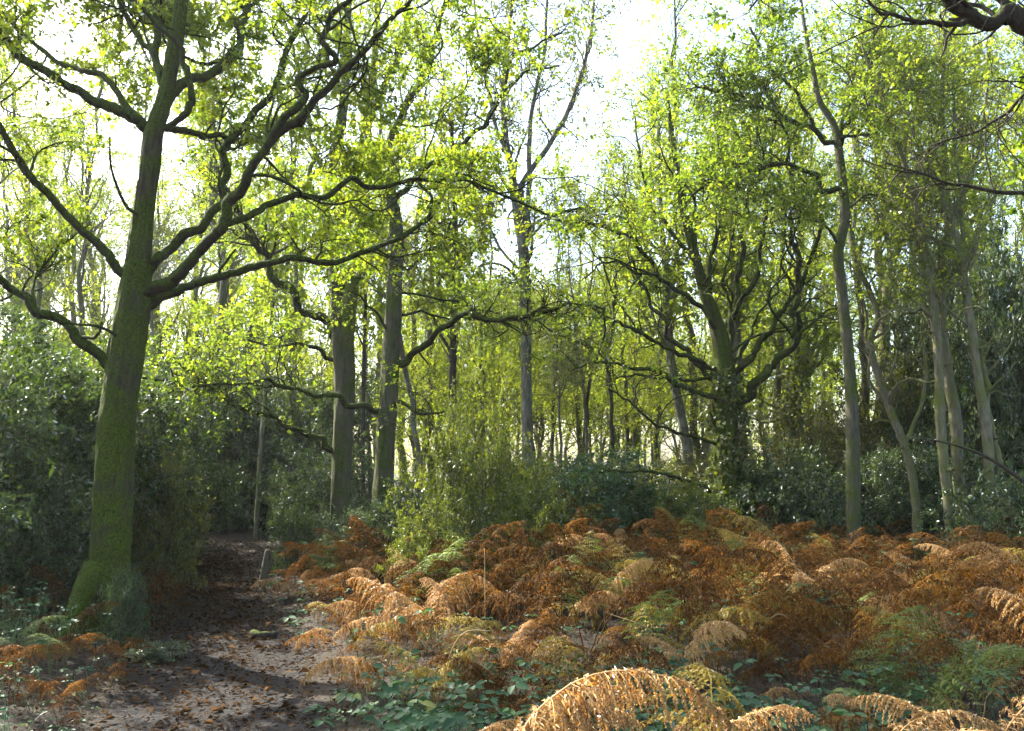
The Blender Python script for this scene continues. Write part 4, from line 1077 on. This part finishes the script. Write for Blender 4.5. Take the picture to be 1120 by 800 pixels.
# left of the path and a few single ones
for px, d, mix, nf, s, lab in [
    (30, 7.2, {'brown': 1}, 5, .6, 'dull brown bracken at the left edge below the dark hollies'), (75, 6.9, {'brown': 1, 'rust': .3}, 5, .5, 'brown bracken in front of the mossy oak roots'),
    (-10, 7.8, {'brown': 1, 'rust': .5}, 5, .75, 'tall brown bracken cut off by the left edge'), (110, 6.7, {'brown': 1, 'rust': .2}, 4, .42, 'short brown bracken nearest the path on its left side'), (10, 6.6, {'green': 1}, 3, .55, 'single green bracken at the left edge'),
    (0, 6.2, {'brown': 1}, 4, .45, 'lowest brown bracken at the left edge'),    (45, 5.6, {'brown': 1, 'rust': .6}, 4, .42, 'small rusty bracken in the lower left corner by the path'), (15, 5.7, {'brown': 1, 'rust': .4}, 5, .5, 'brown bracken tuft in the lower left corner'), (75, 5.4, {'brown': 1, 'rust': .3}, 4, .36, 'tiny brown bracken at the bottom left where the path begins'), (95, 6.0, {'brown': 1}, 4, .36, 'tiny drooping brown bracken on the left verge of the path'), (60, 6.4, {'rust': 1, 'green': .5}, 5, .44, 'small rust and green bracken on the left verge'), (125, 6.35, {'brown': 1, 'rust': .5}, 4, .34, 'lowest brown bracken at the path edge below the big mossy oak'), (-20, 5.6, {'brown': 1, 'rust': .5}, 5, .6, 'brown bracken half cut off by the lower left corner'), (140, 7.0, {'rust': 1, 'brown': .6}, 4, .38, 'low rusty bracken in front of the right root of the big mossy oak'),
    (55, 8.6, {'brown': 1}, 5, .8, 'brown bracken in the shade left of the mossy oak trunk')]:
    p = base_at(px, d)
    fern(tuple(p - np.array([0, 0, .02])), mix, nf, s, lab, 'bracken left of the path')
for px, d, mix, nf, s, lab in [
    (335, 12.2, {'rust': 1, 'yellow': .3}, 5, .6, 'orange bracken where the path bends right side'), (350, 11.8, {'rust': 1}, 5, .75, 'orange bracken just below the twin stemmed oak'), (362, 10.8, {'green': 1.5, 'yellow': .5}, 4, .7, 'pale green frond topped bracken right of the path'),
    (345, 10.2, {'rust': 1, 'yellow': .4}, 5, .55, 'orange and yellow bracken at the path edge below the green fronds'), (395, 11.0, {'rust': 1}, 5, .9, 'rusty arched bracken in front of the very dark bush'), (500, 8.8, {'green': 1, 'brown': 1}, 5, 1.0, 'big arched bracken mound in the middle with green fronds'),
    (540, 8.9, {'brown': 1, 'rust': .5}, 6, 1.0, 'big brown arched bracken mound right of the green fronded one'), (575, 8.7, {'brown': 1, 'yellow': .3}, 6, .95, 'drooping brown bracken mound below the birch'), (700, 9.2, {'yellow': 1, 'green': .4}, 4, .85, 'yellow bracken standing up in the middle bed'), (840, 8.3, {'green': 1}, 4, .8, 'bright green bracken fronds in the brown bed')]:
    p = base_at(px, d)
    fern(tuple(p - np.array([0, 0, .02])), mix, nf, s, lab)
# large sunlit dead fronds nearest the camera
R_ = math.radians
for px, d, nf, s, dirs, mix, lab in [
    (520, 3.75, 4, 1.16, [R_(12), R_(30), R_(2), R_(44)], {'gold': 1}, 'large pale golden dead bracken arching at the bottom centre'),
    (500, 3.4, 4, .8, [R_(170), R_(150), R_(200), R_(60)], {'gold': 1}, 'golden dead bracken low at the bottom beside the path'),
    (715, 3.7, 5, .95, [R_(10), R_(40), R_(-20), R_(160), R_(80)], {'gold': 1.2, 'yellow': .3}, 'golden brown dead bracken mound right of the bottom centre one'),
    (930, 3.7, 5, .85, [R_(20), R_(150), R_(175), R_(-20), R_(40)], {'gold': 1, 'brown': .8}, 'straw coloured dead bracken at the bottom right'),
    (1060, 3.9, 5, .95, [R_(10), R_(140), R_(180), R_(-30), R_(40)], {'brown': 1, 'gold': .8}, 'tan dead bracken mound in the bottom right corner'),
    (860, 4.6, 4, .6, [R_(160), R_(200), R_(30), R_(110)], {'brown': 1, 'rust': .6}, 'brown curled bracken behind the large bramble leaves')]:
    p = base_at(px, d)
    fern(tuple(p - np.array([0, 0, .02])), mix, nf, s, lab, 'dead bracken nearest the camera', dirs=dirs, lean=.22)

# ------------------------------------------------------------------ low brambles and litter (nobody could count them)
def bramble_cover():
    rng = np.random.default_rng(61)
    n = 26000
    y = np.sqrt(rng.uniform(3.2 ** 2, 14.0 ** 2, n)); x = rng.uniform(-.74, .74, n) * y
    dens = .5 + .5 * np.sin(x * 1.7 + 1.1) * np.sin(y * 1.3 + .5) + .3 * np.sin(x * 3.1 - y * 2.3)
    c, w = path_centre(y)
    right = x > c + w / 2 - .05
    left = x < c - w / 2 - .0
    px, py = to_px(np.column_stack([x, y, np.zeros(n)]))
    want = np.where(y < 6.2, .6, .1) * np.clip(dens * 1.3 + .05, .03, 1)
    want = np.where(left, np.where(y < 7.5, .35, .15), want)
    want = np.where((y > 3.4) & (y < 5.6) & (((px > 690) & (px < 980)) | ((px > 400) & (px < 530))), np.clip(dens * 2 + .6, .45, 1), want)
    k = (rng.random(n) < want) & (right | left)
    x, y, left = x[k], y[k], left[k]; n = len(x)
    hh = np.where(y < 6.2, rng.uniform(.08, .36, n), rng.uniform(.08, .5, n)) * np.clip((np.abs(x - path_centre(y)[0]) - path_centre(y)[1] / 2) / .4, .25, 1)
    base = np.column_stack([x, y, height(x, y) + hh])
    a = rng.random(n) * 6.28
    V, F, T, o = [], [], [], 0
    tone = np.clip(rng.normal(.45, .2, n) + .25 * (rng.random(n) < .1), 0, 1)
    nr0 = norm(np.array([0, -.15, 1.0]) + rng.normal(size=(n, 3)) * .3)
    sz = np.clip(np.exp(rng.normal(size=n) * .35) * .05, .02, .085) * np.where(left, .6, 1)
    for off in (0, 1.25, -1.25):
        d = np.column_stack([np.cos(a + off), np.sin(a + off), rng.normal(size=n) * .15])
        v, f = leaf_geo(base + d * .012, d, nr0, sz * (1.15 if off == 0 else 1), sz * .72, fine=True, fold=.22, droop=.18)
        V.append(v); F.append(f + o); T.append(np.repeat(np.clip(tone + rng.normal(size=n) * .06, 0, 1), 2)); o += len(v)
    # stems
    st = np.empty((n, 4, 3)); g = np.column_stack([x + rng.normal(size=n) * .06, y + rng.normal(size=n) * .06, height(x, y)])
    for q, u in enumerate((0, .35, .7, 1.0)):
        st[:, q] = g * (1 - u) + base * u; st[:, q, 2] += .03 * math.sin(u * 3.1)
    v, f = tube_geo(st, np.full((n, 4), .0018), 3, cap=False)
    V.append(v); F.append(f[0] + o); T.append(np.full(len(f[0]), .9))
    tag(link('bramble_cover', build_mesh('bramble_cover', np.concatenate(V), F, tone=T, mats=[M['bramble']])), 'low green bramble leaves under and in front of the bracken', 'ground cover', kind='stuff')


bramble_cover()


def litter():
    rng = np.random.default_rng(62)
    n = 60000
    y = np.sqrt(rng.uniform(2.6 ** 2, 18 ** 2, n)); c, w = path_centre(y)
    x = np.where(rng.random(n) < .55, c + rng.normal(size=n) * w * .42, rng.uniform(-.75, .75, n) * y)
    on = in_path(x, y)
    pos = np.column_stack([x, y, height(x, y) + np.where(on, .024, .012) + rng.random(n) * .015])
    a = rng.random(n) * 6.28
    d = np.column_stack([np.cos(a), np.sin(a), rng.normal(size=n) * .15])
    nr = norm(np.array([0, 0, 1.0]) + rng.normal(size=(n, 3)) * .35)
    sz = np.exp(rng.normal(size=n) * .5) * .024
    V, F = leaf_geo(pos, d, nr, sz, sz * rng.uniform(.35, .75, n), fold=.3, droop=.1)
    T = np.clip(rng.normal(.5, .22, n), 0, 1)
    tag(link('leaf_litter', build_mesh('leaf_litter', V, [F], tone=[T], mats=[M['litter']])), 'fallen brown leaves scattered over the path and soil', 'leaf litter', kind='stuff')


litter()

# ------------------------------------------------------------------ small things
def log_thing(name, label, cat, pts, rad, mat, seed, group=None, part='log', n=10):
    rng = np.random.default_rng(seed)
    p = np.asarray(pts, float); base = p[0].copy()
    q = catmull(np.hstack([p, np.asarray(rad)[:, None]]), 16)
    V, fs = tube_geo(q[None, :, :3], q[None, :, 3], n, .12, rng)
    fs.append(np.arange(n)[None, ::-1])
    return tag(link(name, build_mesh(name, V - base, fs, smooth=True, mats=[mat]), loc=tuple(base)), label, cat, group)


g = lambda px, py, z=0.0: np.array([*(at(px, py, 1488.0 / (py - HORIZON))[:2]), 0]) + np.array([0, 0, float(height(at(px, py, 1488.0 / (py - HORIZON))[0], 1488.0 / (py - HORIZON))) + z])
log_thing('fallen_log', 'short dark broken log lying on the path by the bracken', 'log', [g(276, 684, .05), g(284, 685, .04), g(293, 684, .04), g(303, 683, .045)], [.045, .04, .035, .03], M['dark_bark'], 71)
st = g(288, 632, -.02)
log_thing('birch_stump', 'short pale leaning stump at the bend of the path', 'stump', [st, st + np.array([.01, 0, .25]), st + np.array([.05, 0, .5])], [.06, .05, .03], M['birch_bark'], 72)
log_thing('dead_branch', 'bare dark branch slanting in over the bracken from the right edge', 'branch', [at(1190, 572, 11.5) , at(1120, 527, 11.6), at(1085, 503, 11.7), at(1045, 487, 11.8), at(1005, 479, 12)], [.035, .026, .022, .016, .007], M['dark_bark'], 73)
for i, (a_, b_, c_, d_, lab) in enumerate([
    ((532, 735), (531, 680), (530, 600), 7.2, 'upright straw coloured dry stalk left of the birch line'), ((722, 720), (712, 690), (668, 672), 6.2, 'arched orange dry stalk in the front of the bracken bed'),
    ((470, 800), (500, 700), (540, 690), 5.6, 'thin bent dry stalk by the golden frond'), ((830, 690), (852, 672), (880, 690), 6.4, 'pale dry stalk lying over brown bracken'), ((600, 780), (640, 775), (680, 760), 4.2, 'yellow dry stalk beside the golden dead frond')]):
    log_thing('dry_stalk', lab, 'stalk', [at(*a_, d_), at(*b_, d_), at(*c_, d_)], [.006, .005, .003], M['straw'], 80 + i, 'dry stalks in the bracken', n=5)
# little rusty sapling beside the oak
SAP = kind_shrub('rusty_sapling', 209, 7, 60, 420, 10, .05, M['frond_brown'], shape=.8, H=1.0)
SAP.location = tuple(base_at(172, 8.9)); SAP.scale = (.36, .36, .5)
tag(SAP, 'small yellow and rust leaved sapling between the big oak and the path', 'sapling')
SH['iv'] = [kind_shrub('ground_ivy', 210, 9, 60, 600, 12, .05, M['holly_dark'], shape=.8, H=1.0)]
for px, d, s, H, lab in [(132, 7.62, .28, .55, 'dark ivy bush climbing the foot of the big mossy oak'), (168, 7.3, .3, .14, 'small green plant on the left edge of the path'), (322, 12.4, .38, .8, 'pale green leafy bush at the path bend by the stump')]:
    shrub('iv', 0, px, d, s, H * 2, lab, 'small leafy bushes by the path')

for k in [k for k in KINDS] + [s for l in SH.values() for s in l]:
    if k['label'] == 'x':
        for c in list(k.children): bpy.data.objects.remove(c)
        bpy.data.objects.remove(k)

# ------------------------------------------------------------------ light, air, camera
SUN_AZ, SUN_EL = -56.0, 43.0     # degrees; azimuth clockwise from the view direction
world = bpy.data.worlds.new('World'); scene.world = world; world.use_nodes = True
nt = world.node_tree
bg = nt.nodes['Background']
sky = nt.nodes.new('ShaderNodeTexSky'); sky.sky_type = 'NISHITA'; sky.sun_disc = False
sky.sun_elevation = math.radians(SUN_EL); sky.sun_rotation = math.radians(SUN_AZ)
sky.air_density = 1.0; sky.dust_density = 3.0; sky.ozone_density = 1.0
nt.links.new(sky.outputs[0], bg.inputs[0]); bg.inputs[1].default_value = .15
sl = bpy.data.lights.new('sun', 'SUN'); sl.energy = 4.6; sl.angle = math.radians(.6); sl.color = (1, .93, .8)
so = bpy.data.objects.new('sun', sl); COL.objects.link(so)
so.rotation_euler = (math.radians(90 - SUN_EL), 0, math.radians(180 - SUN_AZ))

HAZE = .0005
if HAZE > 0:
    m, hn, out = new_mat('haze')
    pv = hn.nodes.new('ShaderNodeVolumePrincipled')
    pv.inputs['Color'].default_value = (.93, .95, .9, 1); pv.inputs['Density'].default_value = HAZE; pv.inputs['Anisotropy'].default_value = .35
    hn.links.new(pv.outputs[0], out.inputs['Volume'])
    x0, x1, y0, y1, z0, z1 = -135, 135, -65, 145, -1.6, 21
    V = np.array([(x, y, z) for z in (z0, z1) for y in (y0, y1) for x in (x0, x1)], float)
    F = np.array([(0, 2, 3, 1), (4, 5, 7, 6), (0, 1, 5, 4), (2, 6, 7, 3), (0, 4, 6, 2), (1, 3, 7, 5)])
    tag(link('haze', build_mesh('haze', V, [F], mats=[m])), 'thin morning haze hanging between the trees', 'haze', kind='stuff')

cam = bpy.data.cameras.new('camera'); co = bpy.data.objects.new('camera', cam); COL.objects.link(co)
cam.sensor_fit = 'HORIZONTAL'; cam.sensor_width = 36.0; cam.lens = 36.0 * F_PX / W_PX
cam.clip_start = .05; cam.clip_end = 500
co.location = (0, 0, EYE); co.rotation_euler = (math.pi / 2 + PITCH, 0, 0)
scene.camera = co
vs = scene.view_settings
vs.view_transform = 'Standard'; vs.look = 'None'; vs.gamma = 1; vs.exposure = 2.4
cy = scene.cycles
cy.use_denoising = True
cy.max_bounces = 7; cy.diffuse_bounces = 4; cy.glossy_bounces = 2; cy.transmission_bounces = 3; cy.volume_bounces = 0; cy.transparent_max_bounces = 4
cy.sample_clamp_indirect = 6
cy.use_adaptive_sampling = True; cy.adaptive_threshold = .02
